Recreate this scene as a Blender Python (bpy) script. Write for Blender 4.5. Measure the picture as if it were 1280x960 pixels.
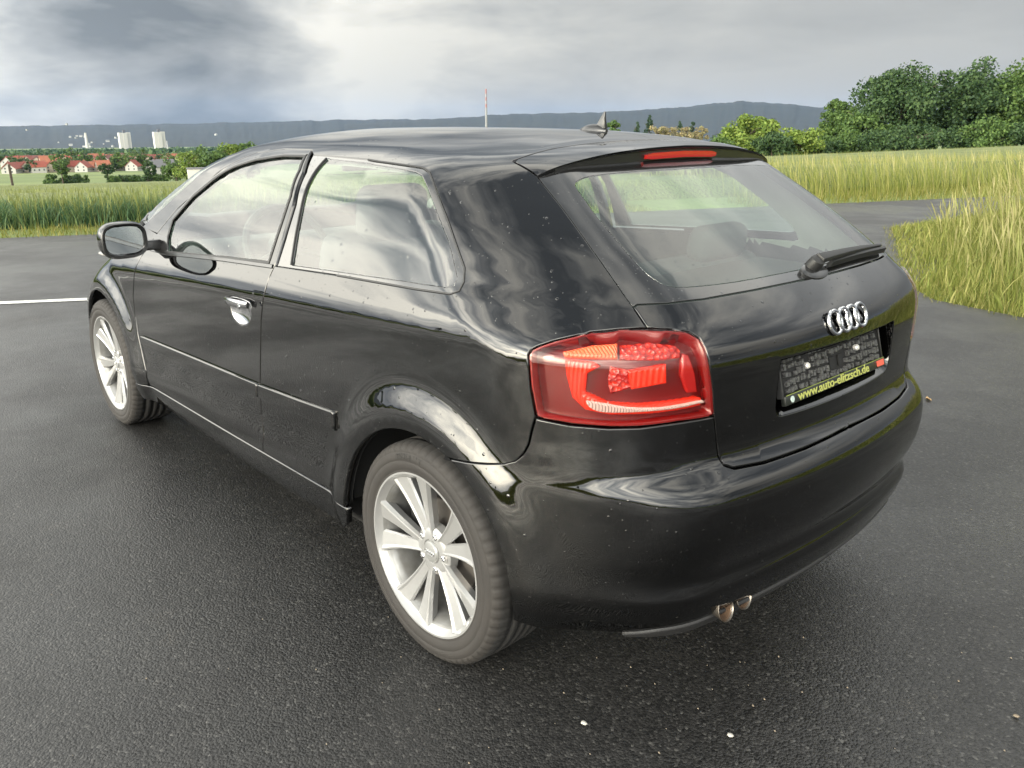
import bpy, bmesh, math, random
import numpy as np
from mathutils import Vector, Matrix
from mathutils.geometry import delaunay_2d_cdt

for o in list(bpy.data.objects): bpy.data.objects.remove(o)
SC = bpy.context.scene
COL = SC.collection
RNG = np.random.default_rng(11)
random.seed(11)

# ------------------------------------------------------------------ camera
CAM_P = np.array([-1.6417, 2.0053, 1.4274]); YAW, PITCH, ROLL, FPX = -0.7326, 0.3058, -0.0034, 1024.95
def cam_axes():
    cy, sy, cp, sp = math.cos(YAW), math.sin(YAW), math.cos(PITCH), math.sin(PITCH)
    f = np.array([cy*cp, sy*cp, -sp]); r = np.array([sy, -cy, 0.]); u = np.cross(r, f)
    return r*math.cos(ROLL)+u*math.sin(ROLL), -r*math.sin(ROLL)+u*math.cos(ROLL), f
CR, CU, CF = cam_axes()
cd = bpy.data.cameras.new('camera'); co = bpy.data.objects.new('camera', cd); COL.objects.link(co)
cd.sensor_fit = 'HORIZONTAL'; cd.sensor_width = 36; cd.lens = FPX*36/1280; cd.clip_start = .05; cd.clip_end = 30000
M = Matrix.Identity(4)
for i in range(3):
    M[i][0], M[i][1], M[i][2], M[i][3] = CR[i], CU[i], -CF[i], CAM_P[i]
co.matrix_world = M
SC.camera = co

# ------------------------------------------------------------------ sun and overcast sky
SUN_AZ, SUN_EL = math.radians(92), math.radians(22)
sd = bpy.data.lights.new('sun', 'SUN'); so = bpy.data.objects.new('sun', sd); COL.objects.link(so)
sd.energy = 1.0; sd.angle = math.radians(16); sd.color = (1.0, .93, .80)
SDIR = Vector((math.cos(SUN_AZ)*math.cos(SUN_EL), math.sin(SUN_AZ)*math.cos(SUN_EL), math.sin(SUN_EL)))
so.rotation_euler = (-SDIR).to_track_quat('-Z', 'Y').to_euler(); so.location = (0, 0, 40)

wd = bpy.data.worlds.new('World'); SC.world = wd; wd.use_nodes = True
def world_nodes():
    nt = wd.node_tree; nt.nodes.clear(); N = nt.nodes.new; L = nt.links.new
    def math_(op, a, b=None, c=None):
        n = N('ShaderNodeMath'); n.operation = op
        for i, v in enumerate((a, b, c)):
            if v is None: continue
            if isinstance(v, (int, float)): n.inputs[i].default_value = v
            else: L(v, n.inputs[i])
        return n.outputs[0]
    def ramp(fac, stops):
        n = N('ShaderNodeValToRGB'); e = n.color_ramp.elements
        while len(e) < len(stops): e.new(.5)
        for i, (p, c) in enumerate(stops): e[i].position = p; e[i].color = (*c, 1)
        L(fac, n.inputs[0]); return n.outputs[0]
    def mix(f, a, b, t='MIX'):
        n = N('ShaderNodeMix'); n.data_type = 'RGBA'; n.blend_type = t
        for s, v in ((0, f), (6, a), (7, b)):
            if isinstance(v, (int, float)): n.inputs[s].default_value = v
            elif isinstance(v, tuple): n.inputs[s].default_value = (*v, 1)
            else: L(v, n.inputs[s])
        return n.outputs[2]
    out = N('ShaderNodeOutputWorld'); bg = N('ShaderNodeBackground'); L(bg.outputs[0], out.inputs[0])
    tc = N('ShaderNodeTexCoord')
    sky = N('ShaderNodeTexSky'); sky.sky_type = 'NISHITA'; sky.sun_disc = False
    sky.sun_elevation = SUN_EL; sky.sun_rotation = math.pi/2-SUN_AZ; sky.air_density = 1.3; sky.dust_density = 2.5
    sep = N('ShaderNodeSeparateXYZ'); L(tc.outputs['Generated'], sep.inputs[0])
    zz = math_('MAXIMUM', sep.outputs[2], 0.0)
    def noise(scale, detail, rough, off, dist=0., up=3.0):
        mp = N('ShaderNodeMapping'); L(tc.outputs['Generated'], mp.inputs[0]); mp.inputs['Location'].default_value = off; mp.inputs['Scale'].default_value = (1, 1, up); mp.inputs['Rotation'].default_value = (0, 0, .16)
        n = N('ShaderNodeTexNoise'); n.noise_dimensions = '3D'; L(mp.outputs[0], n.inputs['Vector'])
        n.inputs['Scale'].default_value = scale; n.inputs['Detail'].default_value = detail
        n.inputs['Roughness'].default_value = rough; n.inputs['Distortion'].default_value = dist
        return n.outputs[0]
    big = noise(1.9, 5, .50, SKY_OFF[0], .25, 3.6)
    det = noise(6.0, 7, .54, SKY_OFF[1], .35, 2.6)
    f = math_('ADD', math_('MULTIPLY', big, .76), math_('MULTIPLY', det, .25))
    cloud = ramp(f, SKY_RAMP)
    # the deck thins to an even veil towards the rainy side
    dv = N('ShaderNodeVectorMath'); dv.operation = 'DOT_PRODUCT'; L(tc.outputs['Generated'], dv.inputs[0]); dv.inputs[1].default_value = (math.cos(math.radians(-84)), math.sin(math.radians(-84)), 0)
    vr = N('ShaderNodeMapRange'); vr.interpolation_type = 'SMOOTHSTEP'; L(dv.outputs['Value'], vr.inputs[0]); vr.inputs[1].default_value = .55; vr.inputs[2].default_value = .98; vr.inputs[4].default_value = .80
    cloud = mix(vr.outputs[0], cloud, (.60, .605, .59))
    # bright strip of thin cloud under the deck on the side of the low, veiled sun
    hd = N('ShaderNodeVectorMath'); hd.operation = 'MULTIPLY'; L(tc.outputs['Generated'], hd.inputs[0]); hd.inputs[1].default_value = (1, 1, 0)
    hn = N('ShaderNodeVectorMath'); hn.operation = 'NORMALIZE'; L(hd.outputs[0], hn.inputs[0])
    da = N('ShaderNodeVectorMath'); da.operation = 'DOT_PRODUCT'; L(hn.outputs[0], da.inputs[0]); da.inputs[1].default_value = (math.cos(SUN_AZ), math.sin(SUN_AZ), 0)
    gaz = math_('EXPONENT', math_('MULTIPLY', math_('SUBTRACT', da.outputs['Value'], 1.0), GLOW[1]))
    ez = math_('DIVIDE', math_('SUBTRACT', sep.outputs[2], GLOW[2]), GLOW[3]); gel = math_('EXPONENT', math_('MULTIPLY', math_('MULTIPLY', ez, ez), -.5))
    hi = N('ShaderNodeMapRange'); hi.interpolation_type = 'SMOOTHSTEP'; L(sep.outputs[2], hi.inputs[0]); hi.inputs[1].default_value = .13; hi.inputs[2].default_value = .55; hi.inputs[3].default_value = GLOW[4]; hi.inputs[4].default_value = GLOW[5]
    gain = math_('ADD', hi.outputs[0], math_('MULTIPLY', math_('MULTIPLY', gaz, gel), GLOW[0]))
    warm = mix(math_('MULTIPLY', gaz, gel), (1, 1, 1), (1.0, .93, .80))
    sc = N('ShaderNodeVectorMath'); sc.operation = 'SCALE'; L(cloud, sc.inputs[0]); L(gain, sc.inputs['Scale'])
    lit = mix(1.0, sc.outputs[0], warm, 'MULTIPLY')
    # even grey veil towards the horizon
    low = math_('SUBTRACT', 1.0, math_('MINIMUM', math_('MULTIPLY', zz, 9.0), 1.0))
    lit = mix(math_('MULTIPLY', low, .30), lit, (.60, .605, .59))
    nk = N('ShaderNodeVectorMath'); nk.operation = 'SCALE'; L(sky.outputs[0], nk.inputs[0]); nk.inputs['Scale'].default_value = .10
    fin = mix(.94, nk.outputs[0], lit)
    L(fin, bg.inputs[0]); bg.inputs[1].default_value = SKY_STRENGTH
SKY_STRENGTH = 1.0
GLOW = (44., 2.7, .22, .24, .86, 4.4)
SKY_OFF = ((17.32, 13.16, 0), (17.0, 10.4, 0))
SKY_RAMP = [(.40, (.17, .188, .205)), (.47, (.33, .345, .352)), (.53, (.54, .545, .525)), (.61, (.86, .84, .765))]
world_nodes()
vs = SC.view_settings; vs.view_transform = 'Standard'; vs.look = 'None'; vs.exposure = -.28; vs.gamma = 1; vs.use_curve_mapping = False
SC.render.engine = 'CYCLES'; SC.cycles.use_denoising = True
SC.cycles.max_bounces = 10; SC.cycles.transparent_max_bounces = 16; SC.cycles.glossy_bounces = 5; SC.cycles.volume_bounces = 0
SC.cycles.caustics_reflective = False; SC.cycles.caustics_refractive = False

# ------------------------------------------------------------------ materials
MATS = {}
def nodes(name):
    m = bpy.data.materials.new(name); m.use_nodes = True; MATS[name] = m
    return m, m.node_tree, m.node_tree.nodes['Principled BSDF']
def mat(name, col, rough=.5, metal=0., coat=0., spec=.5, noise=None, bump=None, ior=1.5, trans=0., emis=None, coat_ior=1.5, coat_rough=.03):
    """principled material; noise=(scale, amount, second colour), bump=(scale, strength, distance)"""
    m, nt, b = nodes(name); N = nt.nodes.new; L = nt.links.new
    b.inputs['Base Color'].default_value = (*col, 1); b.inputs['Roughness'].default_value = rough
    b.inputs['Metallic'].default_value = metal; b.inputs['Coat Weight'].default_value = coat
    b.inputs['Coat IOR'].default_value = coat_ior; b.inputs['Coat Roughness'].default_value = coat_rough
    b.inputs['Specular IOR Level'].default_value = spec; b.inputs['IOR'].default_value = ior
    b.inputs['Transmission Weight'].default_value = trans
    tc = N('ShaderNodeTexCoord')
    if noise:
        n = N('ShaderNodeTexNoise'); n.inputs['Scale'].default_value = noise[0]; n.inputs['Detail'].default_value = 6
        L(tc.outputs['Object'], n.inputs['Vector'])
        mx = N('ShaderNodeMix'); mx.data_type = 'RGBA'; mr = N('ShaderNodeMapRange')
        mr.inputs[1].default_value = .35; mr.inputs[2].default_value = .68; mr.inputs[4].default_value = noise[1]
        L(n.outputs[0], mr.inputs[0]); L(mr.outputs[0], mx.inputs[0])
        mx.inputs[6].default_value = (*col, 1); mx.inputs[7].default_value = (*noise[2], 1); L(mx.outputs[2], b.inputs['Base Color'])
    if bump:
        n = N('ShaderNodeTexNoise'); n.inputs['Scale'].default_value = bump[0]; n.inputs['Detail'].default_value = 5
        L(tc.outputs['Object'], n.inputs['Vector']); bp = N('ShaderNodeBump')
        bp.inputs['Strength'].default_value = bump[1]; bp.inputs['Distance'].default_value = bump[2]
        L(n.outputs[0], bp.inputs['Height']); L(bp.outputs[0], b.inputs['Normal'])
    return m
def drops_bump(m, b, scale=95., strength=.5, cover=.30, coat=True):
    """rain beads: rounded voronoi domes of mixed size"""
    nt = m.node_tree; N = nt.nodes.new; L = nt.links.new
    tc = N('ShaderNodeTexCoord'); hs = []
    for sc, cv in ((scale, cover), (scale*2.3, cover*.75)):
        v = N('ShaderNodeTexVoronoi'); v.inputs['Scale'].default_value = sc; v.inputs['Randomness'].default_value = 1
        L(tc.outputs['Object'], v.inputs['Vector'])
        sp = N('ShaderNodeSeparateColor'); L(v.outputs['Color'], sp.inputs[0])
        rad = N('ShaderNodeMapRange'); L(sp.outputs[0], rad.inputs[0]); rad.inputs[1].default_value = 1-cv; rad.inputs[2].default_value = 1
        rad.inputs[3].default_value = 0.0; rad.inputs[4].default_value = .30
        sb = N('ShaderNodeMath'); sb.operation = 'SUBTRACT'; L(rad.outputs[0], sb.inputs[0]); L(v.outputs['Distance'], sb.inputs[1])
        mx = N('ShaderNodeMath'); mx.operation = 'MAXIMUM'; L(sb.outputs[0], mx.inputs[0]); mx.inputs[1].default_value = 0
        sq = N('ShaderNodeMath'); sq.operation = 'SQRT'; L(mx.outputs[0], sq.inputs[0]); hs.append(sq)
    ad = N('ShaderNodeMath'); ad.operation = 'ADD'; L(hs[0].outputs[0], ad.inputs[0]); L(hs[1].outputs[0], ad.inputs[1])
    bp = N('ShaderNodeBump'); bp.inputs['Strength'].default_value = strength; bp.inputs['Distance'].default_value = .004
    L(ad.outputs[0], bp.inputs['Height'])
    L(bp.outputs[0], b.inputs['Normal'])
    if coat: L(bp.outputs[0], b.inputs['Coat Normal'])
    return bp
def glass_mat(name, tint, ior=1.52, drops=True, lo=.09):
    m, nt, b = nodes(name); N = nt.nodes.new; L = nt.links.new
    out = nt.nodes['Material Output']; nt.nodes.remove(b)
    tr = N('ShaderNodeBsdfTransparent'); tr.inputs[0].default_value = (*tint, 1)
    gl = N('ShaderNodeBsdfGlossy'); gl.inputs['Roughness'].default_value = .015; gl.inputs[0].default_value = (1, 1, 1, 1)
    ge = N('ShaderNodeNewGeometry'); dp = N('ShaderNodeVectorMath'); dp.operation = 'DOT_PRODUCT'; L(ge.outputs['Incoming'], dp.inputs[0]); L(ge.outputs['Normal'], dp.inputs[1])
    def mm(op, x, y=None):
        n = N('ShaderNodeMath'); n.operation = op
        for i, v in enumerate((x, y)):
            if v is None: continue
            if isinstance(v, (int, float)): n.inputs[i].default_value = v
            else: L(v, n.inputs[i])
        return n.outputs[0]
    # thin-sheet Schlick reflectance, the same from both sides
    refl = mm('ADD', mm('MULTIPLY', mm('POWER', mm('SUBTRACT', 1.0, mm('ABSOLUTE', dp.outputs['Value'])), 5.0), 1-lo), lo)
    ms = N('ShaderNodeMixShader'); L(refl, ms.inputs[0]); L(tr.outputs[0], ms.inputs[1]); L(gl.outputs[0], ms.inputs[2])
    L(ms.outputs[0], out.inputs[0])
    if drops:
        class Q: pass
        q = Q(); q.inputs = {'Normal': gl.inputs['Normal']}
        drops_bump(m, q, 48, .22, .12, coat=False)
    return m
def island_mat(name, cols, rough=.6, trans=.25, low=None):
    """foliage: colour varies leaf by leaf"""
    m, nt, b = nodes(name); N = nt.nodes.new; L = nt.links.new
    g = N('ShaderNodeNewGeometry'); r = N('ShaderNodeValToRGB'); e = r.color_ramp.elements
    while len(e) < len(cols): e.new(.5)
    for i, c in enumerate(cols): e[i].position = i/(len(cols)-1); e[i].color = (*c, 1)
    L(g.outputs['Random Per Island'], r.inputs[0]); L(r.outputs[0], b.inputs['Base Color'])
    b.inputs['Roughness'].default_value = rough; b.inputs['Specular IOR Level'].default_value = .25
    t = N('ShaderNodeBsdfTranslucent'); L(r.outputs[0], t.inputs[0]); ms = N('ShaderNodeMixShader'); ms.inputs[0].default_value = trans
    L(b.outputs[0], ms.inputs[1]); L(t.outputs[0], ms.inputs[2]); L(ms.outputs[0], nt.nodes['Material Output'].inputs[0])
    return m

# ------------------------------------------------------------------ mesh helpers
def mesh_np(name, V, F, smooth=False):
    me = bpy.data.meshes.new(name); V = np.asarray(V, np.float32)
    if isinstance(F, np.ndarray):
        n, k = F.shape; me.vertices.add(len(V)); me.vertices.foreach_set('co', V.ravel())
        me.loops.add(n*k); me.loops.foreach_set('vertex_index', F.astype(np.int32).ravel())
        me.polygons.add(n); me.polygons.foreach_set('loop_start', np.arange(0, n*k, k, dtype=np.int32)); me.polygons.foreach_set('loop_total', np.full(n, k, np.int32))
    else: me.from_pydata([tuple(map(float, v)) for v in V], [], F)
    me.update(calc_edges=True)
    if smooth: me.polygons.foreach_set('use_smooth', np.ones(len(me.polygons), bool))
    return me
def link(name, me, m=None, parent=None, kind=None, loc=None, rot=None):
    o = bpy.data.objects.new(name, me); COL.objects.link(o)
    if m is not None and me is not None:
        if not len(me.materials): me.materials.append(m)
    if parent is not None: o.parent = parent
    if kind: o['kind'] = kind
    if loc is not None: o.location = loc
    if rot is not None: o.rotation_euler = rot
    return o
def tag(o, label, cat, group=None):
    o['label'] = label; o['category'] = cat
    if group: o['group'] = group
    return o
class MB:
    """collects simple solids into one mesh"""
    def __init__(s): s.v = []; s.f = []
    def add(s, V, F):
        b = len(s.v); s.v += [tuple(map(float, v)) for v in V]; s.f += [tuple(b+i for i in f) for f in F]; return s
    def box(s, c, size, rot=None):
        x, y, z = [d/2 for d in size]; V = np.array([(a, b, e) for a in (-x, x) for b in (-y, y) for e in (-z, z)])
        if rot is not None: V = V @ np.array(rot).T
        return s.add(V+np.array(c), [(0, 1, 3, 2), (4, 6, 7, 5), (0, 4, 5, 1), (2, 3, 7, 6), (0, 2, 6, 4), (1, 5, 7, 3)])
    def tube(s, pts, rad, n=8, caps=True):
        P = np.array(pts, float); rad = np.broadcast_to(np.asarray(rad, float), (len(P),)); T = np.gradient(P, axis=0)
        T /= np.linalg.norm(T, axis=1, keepdims=True)+1e-12; a = np.array([0, 0, 1.]) if abs(T[0][2]) < .9 else np.array([1., 0, 0])
        R = []
        u = np.cross(T[0], a); u /= np.linalg.norm(u)
        for i in range(len(P)):
            u = u-T[i]*(u@T[i]); u /= np.linalg.norm(u); w = np.cross(T[i], u)
            R += [P[i]+rad[i]*(math.cos(t)*u+math.sin(t)*w) for t in np.linspace(0, 2*math.pi, n, endpoint=False)]
        Fc = [(i*n+j, i*n+(j+1) % n, (i+1)*n+(j+1) % n, (i+1)*n+j) for i in range(len(P)-1) for j in range(n)]
        if caps: Fc += [tuple(range(n))[::-1], tuple((len(P)-1)*n+j for j in range(n))]
        return s.add(R, Fc)
    def lathe(s, prof, n=48, axis='y', c=(0, 0, 0), closed=False):
        """prof=(radius, along axis)"""
        V = []
        for r, h in prof:
            for t in np.linspace(0, 2*math.pi, n, endpoint=False):
                p = {'y': (r*math.cos(t), h, r*math.sin(t)), 'z': (r*math.cos(t), r*math.sin(t), h), 'x': (h, r*math.cos(t), r*math.sin(t))}[axis]
                V.append(np.array(p)+c)
        k = len(prof)
        F = [(i*n+j, i*n+(j+1) % n, ((i+1) % k)*n+(j+1) % n, ((i+1) % k)*n+j) for i in range(k if closed else k-1) for j in range(n)]
        return s.add(V, F)
    def loft(s, secs, close=True, caps=True):
        n = len(secs[0]); V = [p for q in secs for p in q]
        F = [(i*n+j, i*n+(j+1) % n, (i+1)*n+(j+1) % n, (i+1)*n+j) for i in range(len(secs)-1) for j in range(n if close else n-1)]
        if caps: F += [tuple(range(n))[::-1], tuple((len(secs)-1)*n+j for j in range(n))]
        return s.add(V, F)
    def mesh(s, name, bevel=0., seg=2, smooth=True, sub=0, angle=.6):
        bm = bmesh.new(); vs = [bm.verts.new(v) for v in s.v]
        for f in s.f:
            try: bm.faces.new([vs[i] for i in f])
            except ValueError: pass
        bmesh.ops.remove_doubles(bm, verts=bm.verts, dist=1e-6)
        bmesh.ops.recalc_face_normals(bm, faces=bm.faces)
        if bevel:
            E = [e for e in bm.edges if len(e.link_faces) == 2 and e.calc_face_angle(0) > .5]
            bmesh.ops.bevel(bm, geom=E, offset=bevel, segments=seg, profile=.5, affect='EDGES')
        if sub:
            bmesh.ops.subdivide_edges(bm, edges=bm.edges, cuts=1, use_grid_fill=True)
        for f in bm.faces: f.smooth = smooth
        if smooth:
            for e in bm.edges:
                if len(e.link_faces) == 2 and e.calc_face_angle(0) > angle: e.smooth = False
        me = bpy.data.meshes.new(name); bm.to_mesh(me); bm.free(); return me
    def build(s, name, m, parent=None, bevel=0., **k):
        kk = {a: k.pop(a) for a in ('kind', 'loc', 'rot') if a in k}
        return link(name, s.mesh(name, bevel, **k), m, parent, **kk)
def text_mesh(txt, size, depth=0.0, bold=0.):
    cu = bpy.data.curves.new('txt', 'FONT'); cu.body = txt; cu.size = size; cu.extrude = depth; cu.offset = bold; cu.resolution_u = 3
    cu.align_x = 'CENTER'; cu.align_y = 'CENTER'
    o = bpy.data.objects.new('txt', cu); COL.objects.link(o); bpy.context.view_layer.update()
    me = bpy.data.meshes.new_from_object(o.evaluated_get(bpy.context.evaluated_depsgraph_get()))
    bpy.data.objects.remove(o); return me
def bearing(px, dist):
    """ground point at a distance along the compass bearing of an image column at the horizon"""
    d = CR*((px-640)/FPX)+CU*((480-156)/FPX)+CF; d = d[:2]/np.hypot(d[0], d[1]); return CAM_P[:2]+d*dist

# ================================================================== the car: body surface
# x forward from the rear axle, y to the car's left, z up; metres
# ---- smooth 1-D profile tables -------------------------------------------
class Prof:
    """polyline through (a,b) knots, softened with a gaussian of width sig"""
    def __init__(s,kn,sig,n=2400):
        kn=sorted(kn);a=np.array([k[0] for k in kn],float);b=np.array([k[1] for k in kn],float)
        s.lo,s.hi=a[0]-.15,a[-1]+.15
        x=np.linspace(s.lo-.4,s.hi+.4,n);y=np.interp(x,a,b)
        m0=(b[1]-b[0])/(a[1]-a[0]);m1=(b[-1]-b[-2])/(a[-1]-a[-2])
        y=np.where(x<a[0],b[0]+m0*(x-a[0]),y);y=np.where(x>a[-1],b[-1]+m1*(x-a[-1]),y)
        h=x[1]-x[0];k=int(4*sig/h)+1;g=np.exp(-.5*(np.arange(-k,k+1)*h/sig)**2);g/=g.sum()
        yp=np.concatenate([np.full(k,y[0]),y,np.full(k,y[-1])])
        s.x,s.y=x[k:-k],np.convolve(yp,g,'valid')[k:-k]
        s.m0=(s.y[1]-s.y[0])/h;s.m1=(s.y[-1]-s.y[-2])/h;s.h=h;s.x0=s.x[0];s.n=len(s.x)
        # Hermite (smooth) lookup
        s.d=np.gradient(s.y,h)
    def __call__(s,v):
        v=np.asarray(v,float);t=(v-s.x0)/s.h;i=np.clip(t.astype(int),0,s.n-2);f=np.clip(t-i,-50,50)
        inside=(t>=0)&(t<=s.n-1)
        y0,y1,d0,d1=s.y[i],s.y[i+1],s.d[i]*s.h,s.d[i+1]*s.h
        f2=f*f;f3=f2*f
        r=(2*f3-3*f2+1)*y0+(f3-2*f2+f)*d0+(-2*f3+3*f2)*y1+(f3-f2)*d1
        r=np.where(t<0,s.y[0]+s.m0*(v-s.x0),r)
        return np.where(t>s.n-1,s.y[-1]+s.m1*(v-s.x[-1]),r)
ZC=Prof([(-.9,.985),(-.39,.960),(-.3,.955),(.22,.929),(.48,.917),(.85,.899),(1.33,.872),(2.12,.820),(2.65,.772),(3.5,.70)],.08)
UP=Prof([(-1.2,0),(-.02,0),(0,0),(.04,-.010),(.09,-.030),(.2,-.075),(.3,-.122),(.4,-.176),(.45,-.210),(.55,-.285)],.012)
LO=Prof([(.05,.77),(.16,.80),(.20,.825),(.26,.848),(.33,.860),(.37,.8655),(.41,.861),(.46,.858),(.55,.8585),(.65,.8565),(.75,.855),(.85,.8535),(.93,.852),(1.5,.850)],.018)
PL=Prof([(-1.2,-.17),(-.8,-.072),(-.6,-.044),(-.3,-.016),(0,-.003),(.5,0),(1.2,.002),(2.1,-.002),(2.6,-.004),(2.9,-.022),(3.1,-.065),(3.4,-.15),(3.6,-.25)],.12)
GH=Prof([(-1,-.25),(-.4,-.10),(0.1,-.02),(.6,0),(1.0,0),(1.6,-.02),(2.2,-.06),(3,-.1)],.12)
X0=Prof([(.05,-.50),(.15,-.60),(.20,-.640),(.25,-.688),(.30,-.724),(.36,-.742),(.378,-.741),(.392,-.729),(.42,-.734),(.46,-.752),(.51,-.766),(.56,-.771),(.60,-.770),(.63,-.762),(.655,-.745),(.675,-.724),(.69,-.708),(.72,-.704),(.80,-.706),(.88,-.706),(.92,-.703),(.95,-.695),(.98,-.675),(1.01,-.645),(1.05,-.598),(1.10,-.526),(1.2,-.372),(1.3,-.208),(1.34,-.140),(1.45,.06)],.009)
X1=Prof([(.05,-.50),(.15,-.60),(.20,-.640),(.25,-.688),(.30,-.718),(.36,-.734),(.40,-.738),(.46,-.745),(.56,-.748),(.64,-.742),(.70,-.722),(.76,-.708),(.80,-.706),(.88,-.706),(.92,-.703),(.95,-.695),(.98,-.675),(1.01,-.645),(1.05,-.598),(1.10,-.526),(1.2,-.372),(1.3,-.208),(1.34,-.140),(1.45,.06)],.012)
RC=Prof([(-.9,1.25),(-.17,1.374),(-.1,1.388),(0,1.399),(.2,1.412),(.5,1.419),(.9,1.422),(1.3,1.419),(1.5,1.407),(1.72,1.364),(1.95,1.272),(2.2,1.165),(2.42,1.03),(2.54,.972),(2.65,.945),(3.0,.875),(3.25,.80),(3.38,.70),(3.5,.40)],.05)
YC=Prof([(-.9,.20),(1.5,.19),(1.9,.13),(2.3,.12),(2.6,.15),(3.0,.22),(3.4,.25)],.1)
FLR=Prof([(.2,.029),(.393,.029),(.408,.0280),(.475,.0035),(.50,0),(.9,0)],.012)
RB=Prof([(0,.30),(.92,.30),(1.05,.265),(1.15,.225),(1.5,.20)],.03)
def fmax(a,b,r):
    u=np.maximum(a+r,0);v=np.maximum(b+r,0)
    return np.minimum(np.maximum(a,b),-r)+np.sqrt(u*u+v*v+1e-12)
def half_width(x,z):
    d=z-ZC(x)
    w=LO(z)+UP(d)+PL(x)+GH(x)*np.maximum(d-.03,0)
    for wx in (0.,2.578):
        rho=np.hypot(x-wx,z-.312)
        w=w+FLR(rho)
    return w
def car_F(P):
    x,y,z=P[...,0],np.abs(P[...,1]),P[...,2]
    e=1e-3
    w=half_width(x,z);wz=(half_width(x,z+e)-w)/e
    S=(y-w)/np.sqrt(1+wz*wz)
    k=np.clip((y-.56)/.22,0,1);k=k*k*(3-2*k)
    xr=X0(z)*(1-k)+X1(z)*k;xz=(X0(z+e)*(1-k)+X1(z+e)*k-xr)/e
    B=(xr+.19*y*y-x)/np.sqrt(1+xz*xz+(.38*y)**2)
    rr=RC(x);rx=(RC(x+e)-rr)/e
    R=(z-(rr-YC(x)*y*y))/np.sqrt(1+rx*rx+(.38*y)**2)
    N=(x-(3.43-.30*y*y-.25*np.maximum(.45-z,0)**2))
    rb=RB(z)
    SB=fmax(S,B,rb)
    rro=np.interp(x,[-.1,.15,.5,1.3,1.8,2.4,2.8,3.1],[.015,.06,.10,.10,.05,.08,.16,.18])
    Q=fmax(SB,R,rro)
    return fmax(Q,N,.25)
def march_in(O,D,t0=0.,steps=90,tmax=9.):
    """first hit along rays (vectorised), then bisection"""
    O=np.asarray(O,float);D=np.asarray(D,float);D=D/np.linalg.norm(D,axis=-1,keepdims=True)
    t=np.full(O.shape[:-1],t0)
    for i in range(steps):
        f=car_F(O+D*t[...,None]); t=np.where(t<tmax,t+f*.7,t)
        if np.abs(np.where(t<tmax,f,0)).max()<2e-6: break
    return O+D*t[...,None],t
def normal(P,e=1.5e-3):
    P=np.asarray(P,float);g=np.zeros(P.shape)
    for i in range(3):
        d=np.zeros(3);d[i]=e; g[...,i]=car_F(P+d)-car_F(P-d)
    return g/np.linalg.norm(g,axis=-1,keepdims=True)

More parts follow.
